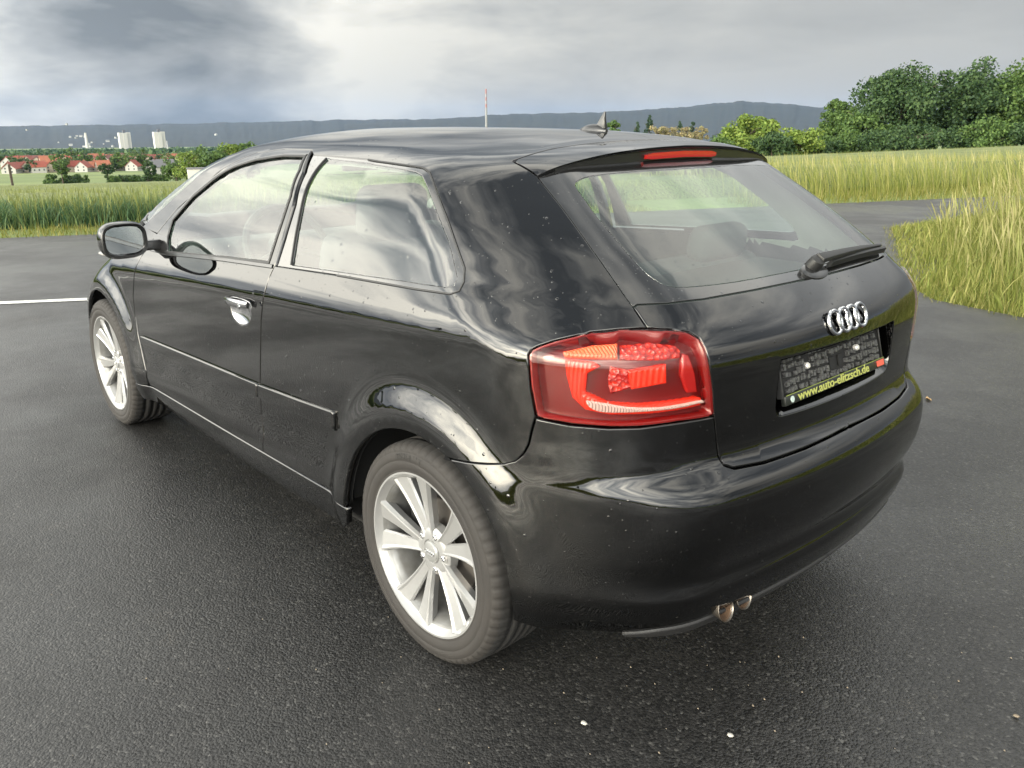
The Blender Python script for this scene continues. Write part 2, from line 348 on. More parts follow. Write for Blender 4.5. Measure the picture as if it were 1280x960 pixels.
# panel outlines on that surface
OUT = {
  'seam_side': [[-0.0,0.526,1.339],[-0.037,0.531,1.33],[-0.069,0.533,1.32],[-0.101,0.532,1.307],[-0.212,0.555,1.24],[-0.344,0.586,1.154],[-0.463,0.607,1.067],[-0.494,0.612,1.045],[-0.543,0.619,1.006]],
  'light': [[-0.367,0.811,0.943],[-0.369,0.805,0.953],[-0.38,0.794,0.962],[-0.407,0.771,0.976],[-0.461,0.713,0.996],[-0.505,0.666,1.003],[-0.542,0.622,1.004],[-0.577,0.576,1.001],[-0.602,0.545,0.994],[-0.619,0.529,0.981],[-0.634,0.528,0.96],[-0.643,0.529,0.941],[-0.652,0.524,0.899],[-0.655,0.517,0.861],[-0.657,0.508,0.803],[-0.626,0.594,0.802],[-0.576,0.67,0.795],[-0.528,0.72,0.793],[-0.46,0.772,0.795],[-0.39,0.809,0.801],[-0.377,0.813,0.869]],
  'glass_bottom': [[-0.497,0.599,1.049],[-0.535,0.539,1.049],[-0.562,0.442,1.049],[-0.583,0.27,1.05],[-0.593,0.121,1.051]],
  'clear': [[-0.189,0.093,1.31],[-0.181,0.225,1.31],[-0.17,0.387,1.306],[-0.17,0.441,1.3],[-0.176,0.471,1.29],[-0.194,0.48,1.277],[-0.313,0.512,1.201],[-0.44,0.527,1.118],[-0.474,0.524,1.096],[-0.5,0.512,1.082],[-0.52,0.479,1.074],[-0.541,0.383,1.071],[-0.556,0.273,1.069],[-0.567,0.091,1.07]],
  'tg_side': [[-0.657,0.508,0.803],[-0.658,0.5,0.773],[-0.659,0.491,0.732],[-0.662,0.486,0.702],[-0.673,0.479,0.683],[-0.687,0.458,0.673],[-0.707,0.364,0.667],[-0.725,0.213,0.666],[-0.73,0.029,0.669]],
  'bump_seam': [[-0.136,0.875,0.644],[-0.206,0.87,0.655],[-0.269,0.848,0.665],[-0.309,0.828,0.673],[-0.338,0.821,0.686],[-0.363,0.821,0.708],[-0.374,0.816,0.732],[-0.381,0.813,0.766],[-0.386,0.811,0.799]],
  'shut_rear': [[0.961,0.86,0.322],[0.921,0.864,0.398],[0.932,0.862,0.469],[0.918,0.862,0.589],[0.883,0.86,0.763],[0.87,0.859,0.819],[0.835,0.852,0.917],[0.826,0.835,0.968],[0.813,0.821,1.001]],
  'shut_up': [[0.813,0.821,1.001],[0.811,0.787,1.085],[0.816,0.738,1.189],[0.858,0.67,1.284],[0.978,0.566,1.35]],
  'frame': [[0.978,0.566,1.35],[1.189,0.559,1.349],[1.369,0.582,1.332],[1.462,0.632,1.296],[1.613,0.695,1.209],[1.818,0.74,1.105],[1.952,0.787,0.997]],
  'dlo': [[1.766,0.819,0.942],[1.198,0.82,0.985],[0.857,0.818,1.006],[0.848,0.777,1.106],[0.849,0.726,1.212],[0.892,0.663,1.29],[0.956,0.604,1.331],[1.109,0.602,1.328],[1.296,0.62,1.31],[1.42,0.651,1.282],[1.55,0.687,1.229],[1.688,0.718,1.16],[1.817,0.762,1.062],[1.809,0.792,0.997]],
  'qtrim': [[0.796,0.822,1.001],[0.428,0.819,1.02],[0.041,0.816,1.034],[-0.09,0.81,1.04],[-0.113,0.801,1.05],[-0.114,0.787,1.07],[-0.099,0.772,1.099],[0.017,0.728,1.197],[0.155,0.67,1.29],[0.199,0.648,1.31],[0.242,0.638,1.319],[0.314,0.634,1.322],[0.557,0.61,1.331],[0.917,0.596,1.336]],
  'qglass': [[0.701,0.817,1.017],[0.229,0.813,1.04],[-0.061,0.805,1.052],[-0.087,0.798,1.06],[-0.087,0.787,1.078],[-0.015,0.754,1.152],[0.161,0.687,1.276],[0.217,0.662,1.302],[0.258,0.653,1.309],[0.535,0.624,1.322],[0.795,0.612,1.328]],
  'shut_front': [[2.05,0.829,0.896],[2.096,0.855,0.821],[2.153,0.857,0.71],[2.161,0.859,0.618],[2.147,0.862,0.539],[2.116,0.863,0.443],[2.089,0.864,0.374]],
  'skirt_top': [[2.13,0.867,0.312],[1.276,0.845,0.249],[0.994,0.854,0.286],[0.322,0.886,0.367]],
  'rub_up': [[2.123,0.86,0.537],[1.429,0.862,0.567],[0.912,0.862,0.587],[0.647,0.861,0.601],[0.41,0.861,0.617]],
  'rub_lo': [[2.116,0.86,0.501],[1.443,0.862,0.522],[0.922,0.862,0.539],[0.655,0.862,0.55],[0.428,0.863,0.562]],
  'crease': [[2.106,0.855,0.819],[1.316,0.856,0.875],[0.837,0.855,0.901],[0.473,0.854,0.92],[0.218,0.852,0.929],[-0.285,0.833,0.949],[-0.357,0.813,0.947]],
  'handle': [[1.11,0.859,0.853],[1.076,0.858,0.861],[0.938,0.858,0.868],[0.936,0.858,0.849],[0.954,0.859,0.813],[1.002,0.86,0.786],[1.054,0.86,0.777],[1.102,0.86,0.794]],
  'mirror_base': [[1.982,0.787,0.994],[1.809,0.792,0.997],[1.757,0.818,0.943],[1.937,0.817,0.931]],
  'valance_top': [[-0.563,0.673,0.283],[-0.598,0.663,0.313],[-0.646,0.606,0.335],[-0.679,0.536,0.34],[-0.692,0.463,0.33],[-0.708,0.366,0.333]],
}
OUT = {k: np.array(v) for k, v in OUT.items()}
def march_out(C, D, n=110):
    D = D/np.linalg.norm(D, axis=-1, keepdims=True); t = np.zeros(len(D))
    for i in range(n):
        f = car_F(C+D*t[:, None]); t = t-f*.75
        if np.abs(f).max() < 3e-7: break
    return C+D*t[:, None]
class Chart:
    def __init__(s, C, a):
        s.C = np.array(C, float); s.a = np.array(a, float); s.a /= np.linalg.norm(s.a)
        h = np.array([0, 0, 1.]) if abs(s.a[2]) < .9 else np.array([1., 0, 0])
        s.e1 = np.cross(h, s.a); s.e1 /= np.linalg.norm(s.e1); s.e2 = np.cross(s.a, s.e1)
    def to(s, P):
        d = P-s.C; d = d/np.linalg.norm(d, axis=-1, keepdims=True); c = np.clip(d@s.a, -1, 1); an = np.arccos(c); k = an/np.maximum(np.sin(an), 1e-6)
        return np.stack([d@s.e1*k, d@s.e2*k], -1)
    def fro(s, q):
        an = np.linalg.norm(q, axis=-1); k = np.sin(an)/np.maximum(an, 1e-9)
        return march_out(s.C, s.a*np.cos(an)[:, None]+(s.e1*q[:, :1]+s.e2*q[:, 1:])*k[:, None])
def chaikin(P, it=2, closed=True):
    P = np.asarray(P, float)
    for _ in range(it):
        Q = np.roll(P, -1, 0) if closed else P[1:]; A = P if closed else P[:-1]
        R = np.empty((2*len(A), P.shape[1])); R[0::2] = .75*A+.25*Q; R[1::2] = .25*A+.75*Q
        P = R if closed else np.vstack([P[:1], R, P[-1:]])
    return P
def resample(P, step, closed=True):
    P = np.asarray(P, float); Q = np.vstack([P, P[:1]]) if closed else P
    o = []
    for a, b in zip(Q[:-1], Q[1:]):
        l = np.linalg.norm(b-a)
        if l < 1e-6: continue
        k = max(1, int(round(l/step))); o += [a+(b-a)*i/k for i in range(k)]
    if not closed: o.append(Q[-1])
    o = np.array(o); keep = [0]
    for i in range(1, len(o)):
        if np.linalg.norm(o[i]-o[keep[-1]]) > step*.35: keep.append(i)
    if closed and np.linalg.norm(o[keep[-1]]-o[0]) < step*.35: keep.pop()
    return o[keep]
def sharp(P): return np.repeat(np.asarray(P, float), 2, 0)
def inside(q, loops):
    r = np.zeros(len(q), bool)
    for L in loops:
        a = L; b = np.roll(L, -1, 0)
        for (x0, y0), (x1, y1) in zip(a, b):
            c = (y0 > q[:, 1]) != (y1 > q[:, 1])
            if c.any():
                with np.errstate(divide='ignore', invalid='ignore'): r ^= c & (q[:, 0] < (x1-x0)*(q[:, 1]-y0)/(y1-y0)+x0)
    return r
def panel_data(loops, chart, spacing=.03, gap=.002, rnd=.0025, flange=.02, off=0., step=.012):
    A2, B3, C3, NB, NC, rings = [], [], [], [], [], []
    for li, L in enumerate(loops):
        q = chart.to(resample(L, step)); ar = np.sum(q[:, 0]*np.roll(q[:, 1], -1)-np.roll(q[:, 0], -1)*q[:, 1])
        if (ar > 0) == (li > 0): q = q[::-1]
        P = chart.fro(q); n = normal(P); t = np.roll(P, -1, 0)-np.roll(P, 1, 0); t /= np.linalg.norm(t, axis=1, keepdims=True)+1e-12
        inw = np.cross(n, t); inw /= np.linalg.norm(inw, axis=1, keepdims=True)+1e-12
        g = np.where(np.abs(P[:, 1]) < .004, 0, 1.)[:, None]
        if gap < 0: g = g*0+1
        gg = abs(gap)
        pa = P+inw*(gg+rnd)*g; q2 = chart.to(pa); A2.append(q2)
        B3.append(P+inw*gg*g-n*rnd*.8*g+n*off); C3.append(P+inw*gg*g-n*flange+n*off)
        NB.append(n*.7-inw*.7*g); NC.append(-inw*1.0)
    m = sum(map(len, A2)); allA = np.vstack(A2)
    Pc = chart.fro(allA); sc = np.linalg.norm(Pc-chart.C, axis=1).mean(); h = spacing/sc
    lo, hi = A2[0].min(0), A2[0].max(0)
    gx, gy = np.meshgrid(np.arange(lo[0], hi[0], h), np.arange(lo[1], hi[1], h*.866)); gx = gx+(np.arange(gx.shape[0]) % 2)[:, None]*h*.5
    g = np.stack([gx.ravel(), gy.ravel()], 1); g = g[inside(g, A2)]
    if len(g):
        md = np.full(len(g), 9.)
        for k in range(0, m, 200): md = np.minimum(md, np.sqrt(((g[:, None]-allA[None, k:k+200])**2).sum(-1)).min(1))
        g = g[md > h*.55]
    pts = np.vstack([allA, g]) if len(g) else allA
    ed = []; b = 0
    for L in A2: ed += [(b+i, b+(i+1) % len(L)) for i in range(len(L))]; b += len(L)
    v, e, f, ov, oe, of = delaunay_2d_cdt([Vector(p) for p in pts], ed, [], 0, 1e-7)
    v = np.array([(p.x, p.y) for p in v]); f = np.array([list(t) for t in f]); f = f[inside(v[f].mean(1), A2)]
    mp = {}
    for i, l in enumerate(ov):
        for j in l: mp[j] = i
    P = chart.fro(v); P[np.abs(P[:, 1]) < 3e-4, 1] = 0.; n = normal(P)
    V = [P+n*off]; NN = [n]; Fq = []; base = len(v); b = 0
    for k, L in enumerate(A2):
        c = len(L); ia = [mp[b+i] for i in range(c)]; ib = list(range(base, base+c)); ic = list(range(base+c, base+2*c))
        V += [B3[k], C3[k]]; NN += [NB[k], NC[k]]; b += c; base += 2*c
        for i in range(c):
            j = (i+1) % c
            Fq += [(ia[j], ia[i], ib[i], ib[j]), (ib[j], ib[i], ic[i], ic[j])]
    V = np.vstack(V); NN = np.vstack(NN); NN /= np.linalg.norm(NN, axis=1, keepdims=True)+1e-12
    ft = [tuple(t) for t in f]
    # orient triangles outward
    w = v[f[:, 1]]-v[f[:, 0]]; u = v[f[:, 2]]-v[f[:, 0]]; s = w[:, 0]*u[:, 1]-w[:, 1]*u[:, 0]
    ft = [t if a > 0 else t[::-1] for t, a in zip(ft, s)]
    return V, ft, Fq, NN, len(v)
def surf_mesh(name, V, F, NN):
    me = bpy.data.meshes.new(name); me.from_pydata(V.tolist(), [], F); me.update()
    me.polygons.foreach_set('use_smooth', np.ones(len(me.polygons), bool))
    me.normals_split_custom_set_from_vertices(NN.tolist()); return me
MIR = np.array([1., -1., 1.])
def panel(name, loops, chart, m, parent, both=None, liner=None, liner_depth=.035, **k):
    """both=None: as drawn; 'one': left+right in one mesh; 'two': left and right objects"""
    V, ft, fq, NN, nv = panel_data(loops, chart, **k); F = ft+fq
    if both == 'one':
        n = len(V); me = surf_mesh(name, np.vstack([V, V*MIR]), F+[tuple(n+i for i in f[::-1]) for f in F], np.vstack([NN, NN*MIR])); r = link(name, me, m, parent)
    else:
        r = link(name, surf_mesh(name, V, F, NN), m, parent)
    if both == 'two':
        r = (r, link(name, surf_mesh(name, V*MIR, [f[::-1] for f in F], NN*MIR), m, parent))
    if liner:
        ln, lm, lp = liner; W = V[:nv]-NN[:nv]*liner_depth; G = [f[::-1] for f in ft]; NL = -NN[:nv]
        if both == 'one':
            n = len(W); lo_ = link(ln, surf_mesh(ln, np.vstack([W, W*MIR]), G+[tuple(n+i for i in f[::-1]) for f in G], np.vstack([NL, NL*MIR])), lm, lp or parent)
            lo_.data.materials.append(M_DARK); lo_.data.polygons.foreach_set('material_index', np.array([1 if p.center.z < 1.0 else 0 for p in lo_.data.polygons], np.int32))
        else:
            link(ln, surf_mesh(ln, W, G, NL), lm, lp or (r[0] if isinstance(r, tuple) else r))
            if both == 'two': link(ln, surf_mesh(ln, W*MIR, [f[::-1] for f in G], NL*MIR), lm, lp or r[1])
    return r
def symm(half):
    h = np.asarray(half, float); m = h[::-1]*MIR
    return np.vstack([h, m[1:-1] if abs(h[-1][1]) < 1e-6 and abs(h[0][1]) < 1e-6 else m])
def surf_pt(P, chart=None):
    """drop points on the body along the line from inside the car"""
    P = np.atleast_2d(np.asarray(P, float))
    for _ in range(12):
        n = normal(P); P = P-n*car_F(P)[:, None]
    return P
def strip(path, width, height, name, m, parent, lift=0., closed=False, side=0., mirror=False, step=.02):
    """flat moulding laid along a path on the body"""
    P = surf_pt(resample(path, step, closed)); n = normal(P)
    T = (np.roll(P, -1, 0)-np.roll(P, 1, 0)) if closed else np.gradient(P, axis=0)
    T /= np.linalg.norm(T, axis=1, keepdims=True); w = np.cross(n, T)
    w /= np.linalg.norm(w, axis=1, keepdims=True)
    prof = [(-.5, -.6), (-.5, .55), (-.36, 1.), (.36, 1.), (.5, .55), (.5, -.6)]
    secs = [[P[i]+w[i]*(a*width+side)+n[i]*(h*height+lift) for a, h in prof] for i in range(len(P))]
    mb = MB()
    if closed: secs = secs+[secs[0]]
    mb.loft(secs, True, not closed); o = mb.build(name, m, parent)
    if mirror:
        mm = MB(); mm.v = [(a, -b, c) for a, b, c in mb.v]; mm.f = [f[::-1] for f in mb.f]; return o, mm.build(name, m, parent)
    return o

# ------------------------------------------------------------------ car materials
def paint_mat():
    m, nt, b = nodes('black_paint'); b.inputs['Base Color'].default_value = (.0007, .0007, .0007, 1)
    b.inputs['Roughness'].default_value = .32; b.inputs['Metallic'].default_value = 0; b.inputs['Specular IOR Level'].default_value = .0
    b.inputs['Coat Weight'].default_value = 1; b.inputs['Coat IOR'].default_value = 1.6; b.inputs['Coat Roughness'].default_value = .006
    drops_bump(m, b, 62, .6, .11); return m
PAINT = paint_mat()
M_TRIM = mat('black_trim', (.012, .012, .012), .28, coat=.3)
M_RUB = mat('rubber', (.012, .012, .012), .55)
M_PLAST = mat('grey_plastic', (.030, .030, .031), .42, bump=(900, .25, .0006))
M_DARK = mat('dark_inner', (.006, .006, .006), .8)
M_UNDER = mat('underbody', (.010, .010, .010), .85)
M_CHROME = mat('chrome', (.58, .58, .58), .08, metal=1)
M_SILVER = mat('alloy_silver', (.30, .30, .297), .28, metal=.4, coat=.8, noise=(40, .25, (.25, .245, .238)))
M_BARREL = mat('alloy_barrel', (.22, .22, .216), .35, metal=.35, coat=.5, noise=(30, .6, (.13, .125, .11)))  # darker copy of the silver: shade in the spoke gaps put into the colour
M_TYRE = mat('tyre_rubber', (.020, .0175, .0155), .78, noise=(14, .8, (.0135, .012, .011)), bump=(220, .25, .0008))
M_TREAD = mat('tread', (.018, .017, .016), .85)
M_GLASS = glass_mat('window_glass', (.74, .86, .79))
M_RGLASS = glass_mat('rear_glass', (.70, .84, .76))
M_FRIT = mat('window_frit', (.010, .010, .010), .12, coat=.6)
drops_bump(M_FRIT, M_FRIT.node_tree.nodes['Principled BSDF'], 80, .4, .24)
M_LINER = mat('headliner', (.30, .30, .28), .9)
M_DOORC = mat('door_card', (.035, .035, .036), .75)
M_SEAT = mat('seat_cloth', (.045, .047, .05), .9, bump=(300, .3, .001))
M_DASH = mat('dash_plastic', (.020, .020, .021), .6)
M_MIRROR = mat('mirror_glass', (.80, .83, .82), .01, metal=1)
M_BRAKE = mat('brake_steel', (.22, .20, .18), .4, metal=.8)
M_EXH = mat('exhaust_steel', (.20, .187, .165), .36, metal=.85, noise=(25, .7, (.16, .12, .09)))
M_SOOT = mat('exhaust_rust', (.060, .034, .018), .8, noise=(60, .8, (.11, .06, .03)))
M_LRED = mat('lamp_red', (.13, .0028, .0025), .22, coat=.4)
M_LDARK = mat('lamp_dark_red', (.085, .002, .002), .18, coat=.4)
M_LBRT = mat('lamp_bright_red', (.60, .024, .006), .16, coat=.4)
M_LORG = mat('lamp_orange', (.74, .11, .025), .2, coat=.4)
M_LWHT = mat('lamp_clear', (.46, .45, .43), .15, metal=.3, coat=.6)
def lens_mat():
    m = glass_mat('lamp_lens', (1, .84, .80), 1.45, drops=False, lo=.016); return m
M_LENS = lens_mat()

# ------------------------------------------------------------------ panels
CAR = bpy.data.objects.new('hatchback_car', None); COL.objects.link(CAR); CAR.empty_display_size = .3
tag(CAR, 'black three-door hatchback with silver wheels parked on wet asphalt', 'car')
def arch(wx, rho, a0, a1, n=26, y=.87):
    a = np.radians(np.linspace(a0, a1, n)); return np.stack([wx+rho*np.cos(a), np.full(n, y), .312+rho*np.sin(a)], 1)
RHO = .362
skirt_z = lambda x: np.interp(x, [.3, 2.3], [.338, .297])
LIGHT = OUT['light']; SEAM = OUT['seam_side']; TGS = OUT['tg_side']; BSE = OUT['bump_seam']
roof_seam = np.array([(-.041, 0, 1.386), (-.039, .094, 1.385), (-.029, .252, 1.379), (-.011, .391, 1.366), (-.007, .475, 1.352)])
QT = OUT['qtrim']
WSH = np.array([(2.13, .745, .995), (1.92, .705, 1.115), (1.75, .665, 1.215), (1.62, .615, 1.295), (1.56, .53, 1.35), (1.58, .30, 1.385), (1.585, 0, 1.39)])
SHUT_R = OUT['shut_rear'].copy(); SHUT_R[0] = (.945, .86, skirt_z(.945)+.004)
a_start = math.degrees(math.atan2(BSE[0][2]-.312, BSE[0][0]))
shell_loop = np.vstack([roof_seam, SEAM, LIGHT[5::-1], LIGHT[:18:-1], BSE[::-1][1:-1], arch(0, RHO, a_start, 5), [(.60, .86, skirt_z(.60)+.004)], SHUT_R,
                        QT[1:], OUT['frame'], WSH])
CH_SHELL = Chart((.7, -.1, .75), (0, .8, .6))
SHELL = panel('body_shell', [shell_loop], CH_SHELL, PAINT, CAR, both='one', spacing=.022, step=.007, liner=('headliner', M_LINER, None))
CH_SIDE = Chart((1.4, -.6, .62), (0, .97, .2))
door_loop = np.vstack([SHUT_R, OUT['shut_up'][1:-1], OUT['frame'], [(2.0, .81, .95)], OUT['shut_front'], [(2.095, .865, .34)], [(2.09, .865, skirt_z(2.09)+.004)]])
HANDLE_LOOP = chaikin([(1.108, .86, .850), (1.10, .86, .868), (.955, .86, .872), (.937, .86, .858), (.940, .86, .825), (.968, .86, .790), (1.01, .86, .776), (1.06, .86, .778), (1.098, .86, .800)], 2)
DOORS = panel('door', [door_loop, OUT['dlo'], HANDLE_LOOP], CH_SIDE, PAINT, CAR, both='two', spacing=.022, liner=('door_card', M_DOORC, None))
panel('side_skirt', [np.vstack([[(.358, .86, skirt_z(.358)), (1.2, .86, skirt_z(1.2)), (2.2, .86, skirt_z(2.2))], [(2.20, .85, .22), (1.2, .83, .195), (.45, .84, .222), (.385, .85, .27)]])],
      Chart((1.3, -.4, .32), (0, 1, 0)), PAINT, CAR, both='two', spacing=.03)
fend_loop = np.vstack([OUT['shut_front'][::-1], [(2.0, .81, .95)], OUT['frame'][-1:], WSH[:1], [(2.35, .715, .93), (2.65, .70, .87), (2.95, .69, .80), (3.03, .72, .70), (3.0, .80, .62)],
                       arch(2.578, RHO, 20, 174), [(2.20, .86, skirt_z(2.2)+.003), (2.10, .865, skirt_z(2.1)+.004), (2.10, .865, .34)]])
panel('front_fender', [fend_loop], Chart((2.4, .0, .6), (.1, .95, .3)), PAINT, CAR, both='two', spacing=.025)
panel('hood', [symm([(2.46, 0, .99), (2.42, .35, .98), (2.30, .62, .95), (2.16, .735, .985), (2.35, .708, .93), (2.65, .693, .87), (2.95, .683, .80), (3.12, .5, .80), (3.18, 0, .83)])],
      Chart((2.55, 0, -.5), (0, 0, 1)), PAINT, CAR, spacing=.05)
panel('windshield', [symm(np.vstack([[(2.455, 0, .99), (2.415, .35, .98), (2.295, .62, .95)], WSH]))], Chart((1.7, 0, .3), (.45, 0, .9)), M_GLASS, CAR, spacing=.05, off=-.004, gap=.001, flange=.004)
panel('front_bumper', [symm(np.vstack([[(3.2, 0, .82), (3.13, .5, .79), (2.97, .675, .79), (3.04, .71, .70), (3.01, .80, .61)], arch(2.578, RHO, 20, -18, 8), [(2.95, .80, .20), (3.2, .6, .19), (3.36, 0, .19)]]))],
      Chart((2.5, 0, .5), (1, 0, 0)), PAINT, CAR, spacing=.05)
CH_REAR = Chart((.2, 0, .6), (-.8, 0, .6))
glass_half = np.vstack([[(-.142, 0, 1.338), (-.142, .25, 1.331), (-.124, .42, 1.320)], SEAM[3:8], OUT['glass_bottom'], [(-.595, 0, 1.051)]])
clear_half = np.vstack([[(-.189, 0, 1.311)], OUT['clear'], [(-.569, 0, 1.07)]])
clear_loop = chaikin(symm(clear_half), 1)
FRIT = panel('rear_window_border', [symm(glass_half), clear_loop], CH_REAR, M_FRIT, CAR, spacing=.025, gap=.0015, off=-.003, flange=.004, rnd=.001)
RWIN = panel('rear_window', [clear_loop], CH_REAR, M_RGLASS, CAR, spacing=.03, gap=-.00001, off=-.003, flange=.003, rnd=.0005)
rec = chaikin(sharp([(-.7, y, z) for y, z in ((.300, .898), (-.300, .898))]).tolist()+[(-.7, -.305, .80), (-.7, -.298, .760), (-.7, -.26, .752), (-.7, .26, .752), (-.7, .298, .760), (-.7, .305, .80)], 2)
tg_half = np.vstack([[(-.597, 0, 1.0485)], OUT['glass_bottom'][::-1]+[0, 0, -.0025], SEAM[7:8]+[-.002, .0, -.003], SEAM[8:9], LIGHT[7:15], TGS[1:], [(-.732, 0, .669)]])
CH_TG = Chart((.1, 0, .86), (-1, 0, 0))
TAILG = panel('tailgate', [symm(tg_half), rec], CH_TG, PAINT, CAR, spacing=.02, step=.008)
bump_half = np.vstack([[(-.735, 0, .666)], TGS[:0:-1]+[0, 0, -.003], LIGHT[14:20]+[0, 0, -.002], BSE[::-1][1:], arch(0, RHO+.003, a_start, 190, 18),
                       [(-.40, .82, .243), (-.50, .73, .247), (-.57, .65, .252), (-.64, .5, .262), (-.68, .25, .268), (-.695, 0, .27)]])
BUMP = panel('rear_bumper', [symm(bump_half)], Chart((.15, 0, .52), (-1, 0, 0)), PAINT, CAR, spacing=.02, step=.008)
val = [(-.70, 0, .290), (-.69, .25, .287), (-.65, .47, .280), (-.60, .60, .268), (-.548, .665, .252), (-.545, .655, .238), (-.60, .55, .222), (-.64, .35, .212), (-.65, 0, .210)]
panel('bumper_valance', [symm(val)], Chart((.15, 0, .35), (-1, 0, 0)), M_PLAST, BUMP, spacing=.03, off=.007, gap=.0)
# ------------------------------------------------------------------ windows and trim
DOOR_L, DOOR_R = DOORS
def door_glass():
    V, ft, fq, NN, nv = panel_data([OUT['dlo']], CH_SIDE, spacing=.04, gap=-.00001, off=-.005, flange=.004, rnd=.0005)
    link('window', surf_mesh('window', V, ft+fq, NN), M_GLASS, DOOR_L)
    link('window', surf_mesh('window', V*MIR, [f[::-1] for f in ft+fq], NN*MIR), M_GLASS, DOOR_R)
door_glass()
def both_strip(path, w, h, name, m, **k):
    a, b = strip(path, w, h, name, m, DOOR_L, mirror=True, **k); b.parent = DOOR_R; return a, b
both_strip(np.vstack([OUT['dlo'], OUT['dlo'][:1]]), .011, .003, 'window_seal', M_RUB)
both_strip(OUT['dlo'][[13, 12, 11, 10, 9, 8, 7, 6]]+[0, 0, .014], .009, .0025, 'frame_moulding', M_TRIM)
belt = np.array([(1.96, .80, .925), (1.766, .82, .9365), (1.198, .823, .977), (.822, .823, .998)])
both_strip(belt, .014, .004, 'belt_moulding', M_TRIM)
panel('mirror_sail', [OUT['mirror_base'][[0, 1, 2, 3]]], CH_SIDE, M_TRIM, DOOR_L, spacing=.03, off=.003, gap=0., flange=.006)
panel('quarter_window_trim', [np.vstack([QT, OUT['shut_up'][1:-1][::-1]+[-.022, 0, 0]]), OUT['qglass']], CH_SHELL, M_FRIT, CAR, both='two', spacing=.025, off=-.0015, gap=.001, flange=.006)
panel('quarter_window', [OUT['qglass']], CH_SHELL, M_GLASS, CAR, both='two', spacing=.03, off=-.004, gap=-.00001, flange=.003, rnd=.0005)
qs = strip(np.vstack([QT[:], QT[:1]])[1:13], .005, .002, 'quarter_window_seal', M_RUB, CAR, mirror=True)
strip(OUT['qglass'][[10, 0]]+[.006, 0, 0], .006, .003, 'pillar_seal', M_RUB, CAR, mirror=True)
# rub strips: on the door and on the quarter panel
up, lo = OUT['rub_up'], OUT['rub_lo']
zu = lambda x: np.interp(x, up[::-1, 0], up[::-1, 2]); zl = lambda x: np.interp(x, lo[::-1, 0], lo[::-1, 2])
def rub(x0, x1, name, pl, pr):
    xs = np.linspace(x0, x1, 12)
    L = np.vstack([[(x, .87, zu(x)) for x in xs], [(x, .87, zl(x)) for x in xs[::-1]]])
    a, b = panel(name, [L], CH_SIDE, PAINT, pl, both='two', spacing=.03, off=.012, gap=.0005, flange=.016, rnd=.0035); b.parent = pr
both_strip(np.array([(x, .86, zl(x)-.002) for x in np.linspace(2.10, .93, 14)]), .006, .005, 'added_rub_lip', PAINT)  # lip added below the strip, its top shaped to catch a sky highlight
strip(np.array([(x, .86, zl(x)-.002) for x in np.linspace(.912, .42, 8)]), .006, .005, 'added_quarter_lip', PAINT, CAR, mirror=True)  # same added highlight-catching lip, along the quarter panel
rub(.928, 2.105, 'rub_strip', DOOR_L, DOOR_R); rub(.415, .914, 'quarter_rub_strip', CAR, CAR)
# door handle: bright bowl with a grip bar across it
M_HCHR = mat('handle_chrome', (.36, .36, .37), .10, metal=1)
def handles():
    for s, d in ((1, DOOR_L), (-1, DOOR_R)):
        V, ft, fq, NN, nv = panel_data([HANDLE_LOOP], CH_SIDE, spacing=.012, gap=.0005, off=.0008, flange=.004, rnd=.002, step=.006)
        c = np.array([1.02, 0, .822]); rr = np.sqrt(((V[:, 0]-c[0])/.085)**2+((V[:, 2]-c[2])/.046)**2); dep = np.clip(1-rr**2, 0, 1)*.022
        e = 1e-4; g = np.stack([-(V[:, 0]-c[0])/.085**2*2*.022*(rr < 1), np.zeros(len(V)), -(V[:, 2]-c[2])/.046**2*2*.022*(rr < 1)], 1)
        V2 = V.copy(); V2[:, 1] -= dep*.6; N2 = NN+g*.6; N2 /= np.linalg.norm(N2, axis=1, keepdims=True)
        F = ft+fq
        if s > 0: bowl = link('handle_bowl', surf_mesh('handle_bowl', V2, F, N2), M_HCHR, d)
        else: bowl = link('handle_bowl', surf_mesh('handle_bowl', V2*MIR, [f[::-1] for f in F], N2*MIR), M_HCHR, d)
        secs = []
        for t in np.linspace(0, 1, 13):
            x = 1.108-.175*t; k = math.sin(math.pi*min(max(t, .04), .96))**.45; z = .852+.008*t; w = .010+.004*k; yb = .855
            o = yb+.006+.018*k
            secs.append([(x, s*(o+.007*math.sin(a)*(.6+.4*k)), z+w*math.cos(a)) for a in np.linspace(0, 2*math.pi, 12, endpoint=False)])
        h = MB().loft(secs).build('handle_grip', M_HCHR, d)
        if s > 0: MB().lathe([(0, .004), (.0075, .004), (.009, 0)], 16, 'y', (.945, .893, .858)).build('door_lock', M_CHROME, d)
handles()

